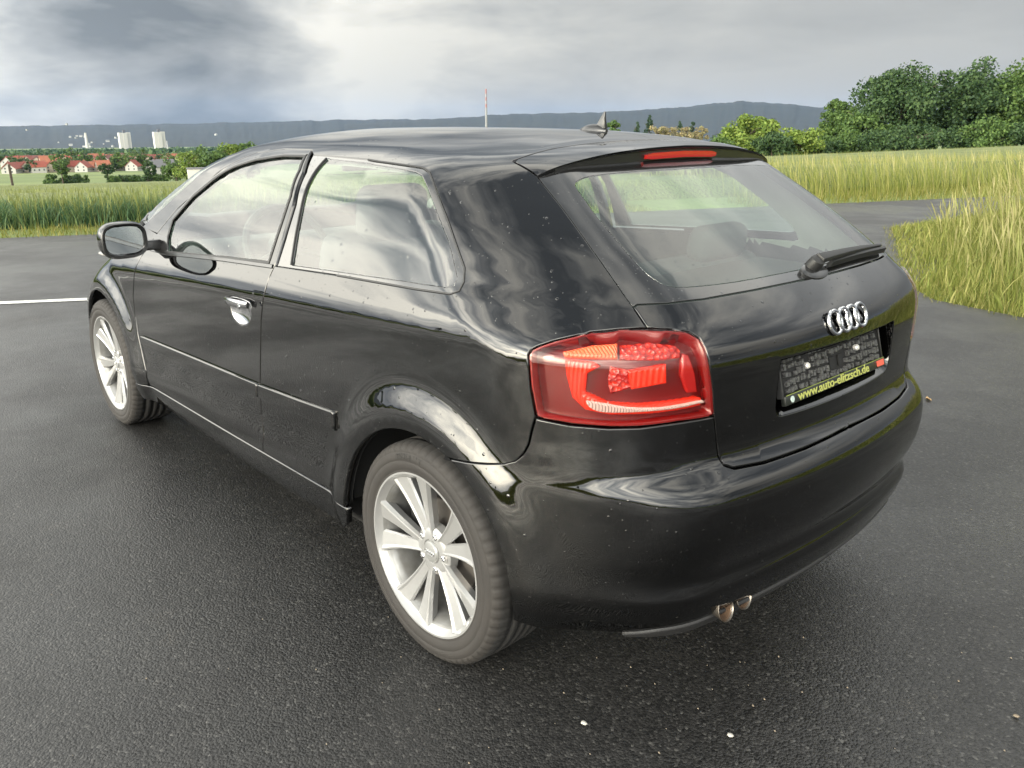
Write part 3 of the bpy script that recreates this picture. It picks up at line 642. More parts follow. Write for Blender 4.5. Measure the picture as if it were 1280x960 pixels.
# ------------------------------------------------------------------ tail lights
LI = {'upper': [[-.429,.771,.96],[-.477,.724,.978],[-.517,.685,.983],[-.533,.701,.95],[-.497,.732,.95],[-.437,.774,.948]],
 'upper_r': [[-.52,.682,.983],[-.562,.626,.989],[-.602,.578,.98],[-.616,.574,.965],[-.621,.583,.947],[-.603,.619,.942],[-.536,.698,.949]],
 'cshape': [[-.438,.775,.946],[-.493,.74,.942],[-.509,.731,.928],[-.487,.751,.909],[-.485,.754,.864],[-.526,.721,.843],[-.575,.671,.839],[-.65,.535,.846],[-.65,.534,.827],[-.602,.635,.819],[-.53,.718,.816],[-.486,.754,.825],[-.46,.771,.852],[-.447,.778,.901]],
 'block': [[-.525,.717,.929],[-.553,.69,.921],[-.607,.616,.935],[-.612,.618,.887],[-.562,.685,.874],[-.529,.718,.86],[-.523,.722,.893]],
 'white': [[-.484,.755,.852],[-.499,.743,.85],[-.526,.721,.844],[-.563,.684,.837],[-.601,.635,.836],[-.627,.591,.84],[-.65,.534,.844],[-.651,.532,.837],[-.625,.595,.829],[-.591,.65,.826],[-.546,.703,.823],[-.514,.732,.823],[-.493,.748,.832]]}
CH_L = Chart((-.1, .2, .88), (-.7, .7, 0))
def tail_lights():
    def two(name, loop, m, par, **k):
        V, ft, fq, NN, nv = panel_data([loop], CH_L, **k); F = ft+fq
        a = link(name, surf_mesh(name, V, F, NN), m, par[0] if par else CAR)
        b = link(name, surf_mesh(name, V*MIR, [f[::-1] for f in F], NN*MIR), m, par[1] if par else CAR)
        return a, b
    L = np.vstack([LIGHT[:14], np.repeat(LIGHT[14:15], 2, 0), LIGHT[15:]])
    hs = two('tail_light', L, M_LDARK, None, spacing=.02, gap=.003, off=-.040, flange=.01, step=.01)
    cen = LIGHT.mean(0)
    rim = cen+(LIGHT-cen)*.955
    two('lamp_rim', None or L, M_LRED, hs, spacing=.02, gap=.0030, off=-.0125, flange=.004, step=.01) if False else None
    # red border frame just under the lens
    V, ft, fq, NN, nv = panel_data([L, cen+(LIGHT-cen)*np.array([.962, .962, .93])], CH_L, spacing=.015, gap=.003, off=-.004, flange=.038, step=.01); F = ft+fq
    link('lamp_border', surf_mesh('lamp_border', V, F, NN), M_LRED, hs[0]); link('lamp_border', surf_mesh('lamp_border', V*MIR, [f[::-1] for f in F], NN*MIR), M_LRED, hs[1])
    two('turn_signal', np.array(LI['upper']), M_LORG, hs, spacing=.02, gap=.001, off=-.010, flange=.03, rnd=.006, step=.008)
    two('upper_reflector', np.array(LI['upper_r']), M_LRGT, hs, spacing=.02, gap=.001, off=-.020, flange=.02, rnd=.006, step=.008)
    two('light_guide', np.array(LI['cshape']), M_LBRT, hs, spacing=.02, gap=.001, off=-.012, flange=.028, rnd=.008, step=.008)
    two('fog_reflector', np.array(LI['block']), M_LRGT, hs, spacing=.02, gap=.001, off=-.026, flange=.014, rnd=.005, step=.008)
    two('bulb_housing', np.array(LI['block'])[[1, 2, 3, 4]], M_LBRT, hs, spacing=.02, gap=.002, off=-.014, flange=.02, rnd=.005, step=.008)
    two('reversing_strip', chaikin(LI['white'], 1), M_LWHT, hs, spacing=.015, gap=.002, off=-.005, flange=.03, rnd=.003, step=.008)
    two('side_reflector', np.array([[-.621,.575,.962],[-.632,.562,.955],[-.645,.548,.90],[-.648,.540,.856],[-.636,.566,.858],[-.632,.585,.90]]), M_LRED2, hs, spacing=.02, gap=.001, off=-.022, flange=.018, rnd=.005, step=.008)
    two('lens', L, M_LENS, hs, spacing=.02, gap=.0025, off=.004, flange=.012, step=.01, rnd=.005)
M_LRGT = mat('lamp_ribbed_red', (.70, .07, .035), .2, coat=.4)
def rib_it():
    nt = M_LRGT.node_tree; b = nt.nodes['Principled BSDF']; N = nt.nodes.new; tc = N('ShaderNodeTexCoord'); w = N('ShaderNodeTexWave')
    w.inputs['Scale'].default_value = 55; w.bands_direction = 'Z'; w.inputs['Distortion'].default_value = 2; bp = N('ShaderNodeBump'); bp.inputs['Distance'].default_value = .004
    nt.links.new(tc.outputs['Object'], w.inputs[0]); nt.links.new(w.outputs[1], bp.inputs['Height']); nt.links.new(bp.outputs[0], b.inputs['Normal'])
    v = N('ShaderNodeTexVoronoi'); v.inputs['Scale'].default_value = 95; nt.links.new(tc.outputs['Object'], v.inputs['Vector']); bp.inputs['Distance'].default_value = .006
    nt.links.new(v.outputs['Distance'], bp.inputs['Height'])
    rp = N('ShaderNodeValToRGB'); e = rp.color_ramp.elements; e[0].color = (.62, .035, .010, 1); e[1].color = (.22, .004, .003, 1); e[1].position = .7; nt.links.new(v.outputs['Distance'], rp.inputs[0]); nt.links.new(rp.outputs[0], b.inputs['Base Color'])
def rib_bump(m, sc, dist, d='DIAGONAL'):
    nt = m.node_tree; b = nt.nodes['Principled BSDF']; N = nt.nodes.new; tc = N('ShaderNodeTexCoord'); w = N('ShaderNodeTexWave'); w.bands_direction = d; w.inputs['Scale'].default_value = sc
    bp = N('ShaderNodeBump'); bp.inputs['Distance'].default_value = dist; nt.links.new(tc.outputs['Object'], w.inputs[0]); nt.links.new(w.outputs[1], bp.inputs['Height']); nt.links.new(bp.outputs[0], b.inputs['Normal'])
rib_bump(M_LORG, 60, .002, 'Y'); rib_bump(M_LBRT, 40, .0015, 'X'); rib_bump(M_LWHT, 70, .003, 'Y')
M_LRED2 = mat('lamp_mid_red', (.24, .005, .004), .2, coat=.4)
rib_it(); tail_lights()

# ------------------------------------------------------------------ roof spoiler with brake light
def spoiler():
    fr = chaikin(np.vstack([roof_seam, SEAM[:4]]), 2, False); lip = chaikin(np.array([(-.158, 0, 1.371), (-.156, .15, 1.368), (-.149, .30, 1.358), (-.136, .42, 1.341), (-.118, .50, 1.322), (-.104, .534, 1.306)]), 2, False)
    def at(C, n):
        s = np.r_[0, np.cumsum(np.linalg.norm(np.diff(C, axis=0), axis=1))]; u = np.linspace(0, s[-1], n); return np.stack([np.interp(u, s, C[:, i]) for i in range(3)], 1)
    n = 40; A = surf_pt(at(fr, n)); Lp = at(lip, n); secs = []
    na = normal(A)
    for i in range(n):
        d = Lp[i]-A[i]; l = np.linalg.norm(d); d = d/(l+1e-9); a = A[i]+d*min(.0025, l*.2); k = 1-(i/(n-1))**3
        mid = A[i]*.5+Lp[i]*.5+na[i]*.0045*k; q1 = A[i]*.22+Lp[i]*.78+na[i]*.003*k
        e = Lp[i]
        secs.append([a-na[i]*.02, a-na[i]*.002, a+d*.004*k, mid, q1, e, e+np.array([.0015, 0, -.006*k]), e+np.array([.012*k, 0, -.010*k]), e+np.array([.016*k, 0, -.040*max(k, .18)]), e+np.array([.05*max(k, .3), 0, -.042*max(k, .35)])])
    full = [[(p[0], -p[1], p[2]) for p in s] for s in secs[:0:-1]]+secs
    mb = MB().loft(full, True, True); sp = mb.build('spoiler', PAINT, TAILG, angle=.45)
    m2 = MB().loft([[p+np.array([-.0015, 0, 0]) for p in s[6:9]]+[s[8]+np.array([.02, 0, 0]), s[6]+np.array([.02, 0, 0])] for s in secs[:36]])
    o = m2.build('spoiler_underside', M_TRIM, sp); m3 = MB(); m3.v = [(a, -b, c) for a, b, c in m2.v]; m3.f = [f[::-1] for f in m2.f]; m3.build('spoiler_underside', M_TRIM, sp)
    sb = []
    for y in np.linspace(-.163, .163, 15):
        i = np.interp(abs(y), Lp[:, 1], np.arange(n)); e = np.array([np.interp(abs(y), Lp[:, 1], Lp[:, 0]), y, np.interp(abs(y), Lp[:, 1], Lp[:, 2])])
        h = .0105 if abs(y) < .155 else .006
        c = e+np.array([.010, 0, -.024]); sb.append([c+np.array([dx, 0, dz]) for dx, dz in ((-.006, -h*.8), (-.008, 0), (-.0085, h*.8), (.012, h), (.012, -h))])
    MB().loft(sb).build('brake_light', M_LBRK, sp)
M_LBRK = mat('brake_lens', (.42, .018, .016), .15, coat=.7)
spoiler()

# ------------------------------------------------------------------ shark-fin antenna, wiper, emblem
def antenna():
    z0 = float(RC(.2)); secs = []
    for t in np.linspace(0, 1, 11):
        x = .255-.112*t; w = .024*math.sin(math.pi*min(.97, .06+.86*t**.8)); h = .024*math.sin(math.pi*min(.93, .08+.75*t)); zb = float(RC(x))-.004
        secs.append([(x, w*math.cos(a), zb+max(0, h)*max(0, math.sin(a))) for a in np.linspace(0, 2*math.pi, 14, endpoint=False)])
    an = MB().loft(secs).build('antenna', M_TRIM, CAR)
    prof = [(.190, .0), (.176, .018), (.160, .042), (.155, .050), (.150, .049), (.151, .03), (.145, .0)]
    f = MB(); k = len(prof)
    V = [(x, sgn*(.0075*(1-h/.075)), z0+.006+h) for sgn in (1, -1) for x, h in prof]
    f.add(V, [tuple(range(k)), tuple(range(2*k-1, k-1, -1))]+[(i, k+i, k+(i+1) % k, (i+1) % k) for i in range(k)]); f.build('antenna_fin', M_TRIM, an, bevel=.0012)
antenna()
def wiper():
    b = surf_pt([(-.582, -.015, 1.058)])[0]; n = normal(b[None])[0]; tip = surf_pt([(-.538, -.465, 1.068)])[0]; nt_ = normal(tip[None])[0]
    secs = []
    for t, r, h in ((0, .034, -.01), (.25, .036, .012), (.6, .028, .03), (.9, .016, .038), (1, .004, .040)):
        pass
    e1 = np.cross([0, 0, 1], n); e1 /= np.linalg.norm(e1); e2 = np.cross(n, e1)
    ring = lambda c, rx, ry: [c+e1*rx*math.cos(a)+e2*ry*math.sin(a) for a in np.linspace(0, 2*math.pi, 18, endpoint=False)]
    W = MB().loft([ring(b-n*.01, .062, .030), ring(b+n*.002, .060, .028), ring(b+n*.006, .050, .022)]).build('wiper_base', M_TRIM, CAR)
    c2 = b+e2*.012
    MB().loft([ring(c2, .026, .020), ring(c2+n*.016, .026, .020), ring(c2+n*.030, .022, .018), ring(c2+n*.036, .012, .010)]).build('wiper_spindle_cap', M_RUB, W)
    arm = []
    for t in np.linspace(0, 1, 12):
        p = c2*(1-t)+tip*t; p = surf_pt([p])[0]; q = normal(p[None])[0]; s = np.cross(q, tip-c2); s /= np.linalg.norm(s)
        w = .016*(1-t)+.005*t; h = .034*(1-t)+.016*t; arm.append([p+q*(h+.008)+s*w*.7, p+q*(h+.008)-s*w*.7, p+q*(h-.004)-s*w, p+q*(h-.004)+s*w])
    MB().loft(arm).build('wiper_arm', M_RUB, W, bevel=.002)
    bl = []
    for t in np.linspace(.16, 1.03, 14):
        p = surf_pt([c2*(1-t)+tip*t])[0]; q = normal(p[None])[0]; s = np.cross(q, tip-c2); s /= np.linalg.norm(s); p = p-s*.012
        bl.append([p+q*.022+s*.004, p+q*.022-s*.004, p+q*.006-s*.0075, p-q*.001, p+q*.006+s*.0075])
    MB().loft(bl).build('wiper_blade', M_RUB, W)
wiper()
def torus(mb, c, R, r, ax, up, n=40, k=10, flat=1.):
    ax = np.array(ax, float); ax /= np.linalg.norm(ax); up = np.array(up, float); up -= ax*(up@ax); up /= np.linalg.norm(up); sd_ = np.cross(ax, up)
    V = []
    for a in np.linspace(0, 2*math.pi, n, endpoint=False):
        d = up*math.cos(a)+sd_*math.sin(a)
        V += [np.array(c)+d*(R+r*math.cos(b))+ax*r*flat*math.sin(b) for b in np.linspace(0, 2*math.pi, k, endpoint=False)]
    return mb.add(V, [(i*k+j, i*k+(j+1) % k, ((i+1) % n)*k+(j+1) % k, ((i+1) % n)*k+j) for i in range(n) for j in range(k)])
EMB = bpy.data.objects.new('ring_emblem', None); COL.objects.link(EMB); EMB.parent = CAR
for i in range(4):
    y = (1.5-i)*.0435; p = surf_pt([(-.70, y, .958)])[0]; n = normal(p[None])[0]; n = n*.5+np.array([-.97, 0, .2])*.5
    torus(MB(), p+n*(.004+.0015*(i % 2)), .0295, .0052, n, (0, 0, 1)).build('ring', M_CHROME, EMB)

# ------------------------------------------------------------------ number plate recess and holder
M_HOLD = None
def holder_mat():
    m, nt, b = nodes('plate_holder_plastic'); N = nt.nodes.new; L = nt.links.new
    b.inputs['Base Color'].default_value = (.085, .085, .087, 1); b.inputs['Roughness'].default_value = .30
    tc = N('ShaderNodeTexCoord'); mp = N('ShaderNodeMapping'); mp.inputs['Scale'].default_value = (1, 1, .55); L(tc.outputs['Object'], mp.inputs[0])
    v = N('ShaderNodeTexVoronoi'); v.feature = 'DISTANCE_TO_EDGE'; v.distance = 'EUCLIDEAN' if hasattr(v, 'distance') else v.distance
    v.inputs['Scale'].default_value = 85; L(mp.outputs[0], v.inputs['Vector'])
    r = N('ShaderNodeMapRange'); r.inputs[1].default_value = .03; r.inputs[2].default_value = .10; L(v.outputs['Distance'], r.inputs[0])
    bp = N('ShaderNodeBump'); bp.inputs['Distance'].default_value = .006; bp.inputs['Strength'].default_value = .9; bp.invert = True; L(r.outputs[0], bp.inputs['Height']); L(bp.outputs[0], b.inputs['Normal'])
    return m
M_HOLD = holder_mat()
M_TXT = mat('strip_lettering', (.36, .38, .10), .5)
M_STRIP = mat('strip_black', (.010, .012, .010), .35)
M_GREEN = mat('strip_edge', (.20, .24, .05), .5)
M_DOT = mat('strip_emblem', (.42, .50, .47), .5); M_RED = mat('strip_red', (.62, .10, .06), .5); M_SCREW = mat('screw', (.82, .80, .76), .3, metal=.4)
def plate():
    # recess: walls and back following the opening
    P = CH_TG.fro(CH_TG.to(resample(rec, .012))); c = P.mean(0); n = len(P)
    back = np.stack([np.interp(P[:, 2], [.75, .80, .90], [-.675, -.648, -.628]), c[1]+(P[:, 1]-c[1])*.975, np.interp(P[:, 2], [.752, .90], [.768, .898])], 1)
    mb = MB(); edge = P+np.array([.002, 0, 0]); mb.add(np.vstack([edge, back]), [(i, (i+1) % n, n+(i+1) % n, n+i) for i in range(n)]+[tuple(range(n, 2*n))[::-1]])
    rc = mb.build('plate_recess', PAINT, TAILG, angle=.5)
    H = bpy.data.objects.new('plate_holder', None); COL.objects.link(H); H.parent = CAR
    t = np.array([-.6528, 0, .8961]); bt = np.array([-.6848, 0, .7793]); up_ = (t-bt); h = np.linalg.norm(up_); up_ /= h; nn = np.array([-up_[2], 0, up_[0]])
    if nn[0] > 0: nn = -nn
    nn = np.array([-up_[2], 0., up_[0]]); R = np.stack([np.array([0, -1., 0]), up_, nn], 1)      # columns: right(seen from behind), up, outward
    H.matrix_local = Matrix([[*R[0], (t+bt)[0]/2], [*R[1], 0], [*R[2], (t+bt)[2]/2], [0, 0, 0, 1]])
    w = .524
    def bx(name, x, y, z, sx, sy, sz, m, bev=.0015): return MB().box((x, y, z), (sx, sy, sz)).build(name, m, H, bevel=bev)
    bx('backing_plate', 0, .008, -.008, w, h-.016, .012, M_DARK)  # dark colour stands in for shade in the grooves between the clips
    bx('holder_edge', 0, h/2-.002, -.004, w+.004, .005, .018, M_TRIM); bx('holder_edge', -w/2, .006, -.004, .005, h-.016, .018, M_PLAST); bx('holder_edge', w/2, .006, -.004, .005, h-.016, .018, M_TRIM)
    yb = -h/2+.008
    bx('advert_strip', 0, yb, .003, w+.004, .025, .014, M_STRIP, .003)
    bx('strip_line', 0, yb+.0125, .0095, w-.01, .0016, .002, M_GREEN, 0); 
    me = text_mesh('www.auto-elitzsch.de', .032, .0004, .0006); wt = max(v.co.x for v in me.vertices)*2; me.transform(Matrix.Translation((-.020, yb+.0005, .0105))@Matrix.Scale(.372/wt, 4, (1, 0, 0))); link('lettering', me, M_TXT, H)
    MB().lathe([(0, .001), (.008, .001), (.008, -.001)], 20, 'z', (-w/2+.028, yb, .0105)).build('strip_emblem', M_DOT, H)
    bx('strip_badge', w/2-.028, yb+.001, .0105, .040, .016, .0016, M_RED, 0)
    for x in (-.135, .125): MB().lathe([(0, .010), (.006, .0095), (.0085, .006), (.0085, -.002)], 18, 'z', (x, .012, 0)).build('screw', M_SCREW, H)
    # raised clips and slots of the empty holder
    rs = np.random.default_rng(4)
    for i in range(30):
        for j in range(5):
            x = -w/2+.016+(w-.032)*(i+.5)/30+rs.uniform(-.003, .003); y = -.032+.0195*j+rs.uniform(-.003, .003); sx = rs.uniform(.006, .0135); sy = rs.uniform(.008, .0165)
            if min(np.hypot(x+.135, y-.012), np.hypot(x-.125, y-.012)) < .018 or rs.random() < .14 or (abs(x-.012) < .04 and abs(y+.004) < .02): continue
            MB().box((x, y, .0015+rs.uniform(0, .002)), (sx, sy, .008), [[1, 0, 0], [0, 1, 0], [0, 0, 1]]).build('holder_clip', M_HOLD, H, smooth=False)
    for x, wd_ in ((-.010, .024), (.034, .022)): bx('holder_slot', x, -.004, .0012, wd_, .030, .003, M_DARK, 0)
    # number plate lamps housing above, dark
    MB().box((-.664, 0, .9005), (.05, .50, .006)).build('lamp_panel', M_TRIM, TAILG, bevel=.001)
plate()

# ------------------------------------------------------------------ exhaust
def exhaust():
    E = bpy.data.objects.new('exhaust', None); COL.objects.link(E); E.parent = CAR
    for y in (.447, .368):
        d = np.array([-1, .0, -.10]); d /= np.linalg.norm(d); tip = np.array([-.690, y, .296])
        def ringy(t, r):
            c = tip-d*t; u = np.array([0, 1., 0]); v = np.cross(d, u)
            return [c+u*r*math.cos(a)+v*r*math.sin(a)+d*(.012*math.sin(a)) for a in np.linspace(0, 2*math.pi, 28, endpoint=False)]
        MB().loft([ringy(.20, .024), ringy(.05, .0275), ringy(.012, .0295), ringy(0, .0310), ringy(-.0015, .0298), ringy(.006, .0282)], True, False).build('tail_pipe', M_EXH, E)
        MB().loft([ringy(.003, .0284), ringy(.05, .0272), ringy(.12, .027), ringy(.13, .002)], True, False).build('pipe_inside', M_SOOT, E)
    MB().box((-.42, .40, .29), (.28, .34, .12)).build('muffler', M_UNDER, E, bevel=.04)
exhaust()

# ------------------------------------------------------------------ wheels
def spoke(mb, am, sg):
    """one blade of a V pair: narrow at the hub, flared at the rim, with a raised ridge along its outer side"""
    secs = []
    for t in np.linspace(0, 1, 15):
        r = .036+(.2205-.036)*t; a = am+sg*math.radians(9+4.6*t**.8); w = .0140+.0090*t+.0125*t**3; yt = .0715+.012*math.sin(math.pi*t*.5)+.0135*t**3
        dp = .026+.008*t; c = np.array([r*math.cos(a), 0, r*math.sin(a)]); s = np.array([-math.sin(a), 0, math.cos(a)])*sg; k = .0035+.002*t
        secs.append([c+s*x*w+np.array([0, yy, 0]) for x, yy in ((-1, yt-.0125), (-.82, yt-.0065), (.40, yt-.0005-k*.2), (.62, yt+k*.5), (.80, yt+k*.3), (1, yt-.0085), (.72, yt-dp), (-.72, yt-dp))][::int(sg)])
    mb.loft(secs)
def tyre_mesh():
    n = 320
    half = [(.2235, .094, 0), (.2300, .1030, 0), (.2380, .1085, 0), (.2400, .1070, 0), (.2420, .1092, 0), (.2560, .1118, 0), (.2660, .1125, 0), (.2675, .1112, 0), (.2690, .1127, 0), (.2800, .1120, 0), (.2900, .1095, 0), (.2915, .1078, 0), (.2930, .1086, 0), (.3020, .1040, 1), (.3080, .0985, 1), (.3120, .0920, 1), (.3145, .0840, 1), (.3155, .0700, 1), (.3156, .0560, 0),
            (.3090, .0545, 0), (.3090, .0470, 0), (.3160, .0455, 0), (.3168, .0200, 0), (.3095, .0185, 0), (.3095, .0110, 0), (.3170, .0095, 0), (.3170, 0, 0)]
    prof = half+[(r, -y, f) for r, y, f in half[-2::-1]]
    V = []; k = len(prof)
    for i in range(n):
        t = 2*math.pi*i/n; gr = (i % 5) == 0; 
        for r, y, f in prof:
            rr = r-.0055 if (f and gr) else r
            yy = y-.0015*(1 if y > 0 else -1) if (f and gr) else y
            z = rr*math.sin(t); x = rr*math.cos(t)
            if z < -.3085: z = -.3085-(-.3085-z)*.25
            V.append((x, yy, z))
    F = [(i*k+j, i*k+j+1, ((i+1) % n)*k+j+1, ((i+1) % n)*k+j) for i in range(n) for j in range(k-1)]
    me = mesh_np('tyre', V, np.array(F), True)
    me.materials.append(M_TYRE); me.materials.append(M_TREAD)
    mi = np.array([1 if 15 <= j < k-16 else 0 for i in range(n) for j in range(k-1)], np.int32); me.polygons.foreach_set('material_index', mi)
    return me
def wheel_parts(parent):
    """built once round the origin, axle along +y outwards"""
    o = []
    o.append(link('tyre', tyre_mesh(), None, parent))
    mb = MB(); mb.lathe([(.2210, -.098), (.2290, -.1), (.2050, -.06), (.1990, .02), (.2020, .060), (.2090, .078), (.2185, .088), (.2230, .0965), (.2330, .1000), (.2352, .1035), (.2345, .1068), (.2300, .1068), (.2262, .1010), (.2200, .0925), (.2110, .0830), (.2060, .070), (.2040, .04), (.2040, -.05), (.21, -.09)], 96)
    rim = mb.build('rim', M_BARREL, parent, angle=.7); o.append(rim)
    fl = MB().lathe([(.2185, .0885), (.2232, .0972), (.2332, .1005), (.2356, .1036), (.2349, .1073), (.2298, .1073), (.2258, .1012), (.2195, .0930), (.2150, .0880)], 96); o.append(fl.build('rim_flange', M_SILVER, parent, angle=.9))
    for p in range(5):
        for s in (-1, 1):
            b = MB(); spoke(b, math.radians(74+72*p), s); o.append(b.build('spoke', M_SILVER, parent, angle=.38))
    h = MB().lathe([(.000, .070), (.033, .070), (.036, .074), (.048, .074), (.064, .071), (.072, .064), (.075, .040)], 60); o.append(h.build('hub', M_SILVER, parent))
    cp = MB().lathe([(0, .0815), (.020, .0812), (.0285, .0795), (.031, .076), (.0315, .070)], 40); o.append(cp.build('hub_cap', mat('hub_cap_silver', (.50, .50, .49), .3, metal=.8) if 'hub_cap_silver' not in MATS else MATS['hub_cap_silver'], parent))
    e = MB()
    for i in range(4): torus(e, ((i-1.5)*.0092, .0822, 0), .0062, .0011, (0, 1, 0), (0, 0, 1), 18, 5)
    o.append(e.build('cap_rings', M_CHROME, parent))
    for p in range(5):
        a = math.radians(74+36+72*p); o.append(MB().lathe([(0, .076), (.006, .0775), (.0085, .076), (.0095, .066)], 6, 'y', (.052*math.cos(a), 0, .052*math.sin(a))).build('wheel_bolt', M_CHROME, parent, smooth=False))
        o.append(MB().lathe([(.0125, .0705), (.0135, .0715), (.0145, .0705)], 16, 'y', (.052*math.cos(a), 0, .052*math.sin(a))).build('bolt_seat', M_BRAKE, parent))
    o.append(MB().lathe([(.02, .02), (.135, .02), (.135, -.002), (.02, -.002)], 48).build('brake_disc', M_BRAKE, parent))
    o.append(MB().box((.115, .012, .02), (.075, .05, .15)).build('brake_caliper', M_UNDER, parent, bevel=.012))
    o.append(MB().lathe([(.0, -.04), (.20, -.04), (.20, -.05)], 40).build('wheel_backing', M_DARK, parent))
    # sidewall lettering
    def ringtext(txt, size, r0, amid):
        me = text_mesh(txt, size, .0006, .0003); n = len(me.vertices); c = np.empty(n*3, np.float32); me.vertices.foreach_get('co', c); c = c.reshape(-1, 3)
        a = amid-c[:, 0]/r0; r = r0+c[:, 1]
        y = np.interp(r, [.256, .266, .28, .29], [.1122, .1129, .1124, .1099])+c[:, 2]
        V = np.stack([r*np.cos(a), y, r*np.sin(a)], 1).astype(np.float32); me.vertices.foreach_set('co', V.ravel()); me.update(); return me
    # outward +y: text must read left to right seen from +y (x runs to the left there)
    def flip(me):
        return me
    me = ringtext('225/45 R 17 Y', .020, .280, 0.); 
    n = len(me.vertices); c = np.empty(n*3, np.float32); me.vertices.foreach_get('co', c); c = c.reshape(-1, 3).copy()
    r = np.hypot(c[:, 0], c[:, 2]); a = np.arctan2(c[:, 2], c[:, 0])
    a2 = math.radians(82)-a; c[:, 0] = r*np.cos(a2); c[:, 2] = r*np.sin(a2)
    me.vertices.foreach_set('co', c.ravel()); me.flip_normals(); me.update()
    o.append(link('tyre_lettering', me, M_TYTX, parent))
    return o
M_TYTX = mat('tyre_lettering', (.012, .011, .010), .7)
def wheels():
    first = None
    for wx, y, rz in ((0, .7535, 0), (2.578, .770, 0), (0, -.7535, math.pi), (2.578, -.770, math.pi)):
        W = bpy.data.objects.new('wheel', None); COL.objects.link(W); W.parent = CAR; W.location = (wx, y, .312); W.empty_display_size = .1
        if first is None: first = wheel_parts(W)
        else:
            for p in first:
                q = p.copy(); COL.objects.link(q); q.parent = W
        W.rotation_euler = (0, {0: 0, 2.578: .45}[wx], rz)
wheels()
def wells():
    for wx in (0, 2.578):
        for s in (1, -1):
            mb = MB(); n = 24; V = []
            for y in (.835, .50):
                for a in np.linspace(math.radians(4), math.radians(178), n): V.append((wx+.385*math.cos(a), s*y, .312+.385*math.sin(a)))
            c = len(V); V.append((wx, s*.50, .25))
            mb.add(V, [(i, i+1, n+i+1, n+i) for i in range(n-1)]+[(n+i, n+i+1, c) for i in range(n-1)]); mb.build('wheel_arch_liner', M_DARK, CAR)
    MB().box((1.30, 0, .25), (1.75, 1.52, .10)).build('floor_pan', M_UNDER, CAR)
    MB().box((-.35, 0, .32), (.50, 1.0, .12)).build('rear_floor', M_UNDER, CAR, bevel=.03)
    MB().box((2.95, 0, .27), (.45, 1.05, .10)).build('engine_tray', M_UNDER, CAR)
    MB().tube([(0, -.7, .30), (0, .7, .30)], .04, 10).build('rear_axle', M_UNDER, CAR)
wells()

# ------------------------------------------------------------------ door mirrors
def mirrors():
    for s, d in ((1, DOOR_L), (-1, DOOR_R)):
        def S(x, y0, y1, z0, z1, e=3.0, n=28, tilt=0.):
            o = []
            for a in np.linspace(0, 2*math.pi, n, endpoint=False):
                ca, sa = math.cos(a), math.sin(a); yy = (y0+y1)/2+(y1-y0)/2*math.copysign(abs(ca)**(2/e), ca); zz = (z0+z1)/2+(z1-z0)/2*math.copysign(abs(sa)**(2/e), sa)
                zz -= .012*(yy-(y0+y1)/2)/.1*(-1)*0
                o.append((x+tilt*(yy-.94), s*yy, zz+.10*(yy-.94)*0))
            return o
        tl = -.10
        secs = [S(1.835, .860, 1.040, .925, 1.062, 3.2, tilt=tl), S(1.85, .856, 1.045, .920, 1.067, 3.0, tilt=tl), S(1.88, .857, 1.044, .922, 1.066, 2.8, tilt=tl), S(1.92, .866, 1.030, .932, 1.056, 2.5, tilt=tl), S(1.95, .885, 1.000, .952, 1.035, 2.2, tilt=tl), S(1.962, .91, .97, .975, 1.01, 2, tilt=tl)]
        mr = MB().loft(secs, True, False); mr = mr.build('mirror_housing', PAINT, d)
        MB().loft([S(1.838, .859, 1.041, .924, 1.063, 3.2, tilt=tl), S(1.830, .862, 1.038, .927, 1.060, 3.2, tilt=tl), S(1.832, .870, 1.030, .934, 1.053, 3.2, tilt=tl), S(1.85, .872, 1.028, .936, 1.051, 3.2, tilt=tl)], True, False).build('mirror_rim', M_TRIM, mr)
        MB().loft([S(1.846, .874, 1.026, .938, 1.050, 3.4, tilt=tl), S(1.842, .876, 1.024, .940, 1.048, 3.4, tilt=tl)]).build('mirror_glass', M_MIRROR, mr)
        MB().loft([S(1.848, 1.015, 1.040, .940, .953, 2.5, tilt=tl), S(1.90, 1.0, 1.040, .940, .953, 2.5, tilt=tl)]).build('turn_repeater', M_LWHT, mr)
        MB().loft([[(x, s*y, z) for x, z in ((1.84, .945), (1.93, .935), (1.94, .975), (1.85, .985))] for y in (.80, .84, .875)]).build('mirror_foot', M_TRIM, d, bevel=.008)
mirrors()

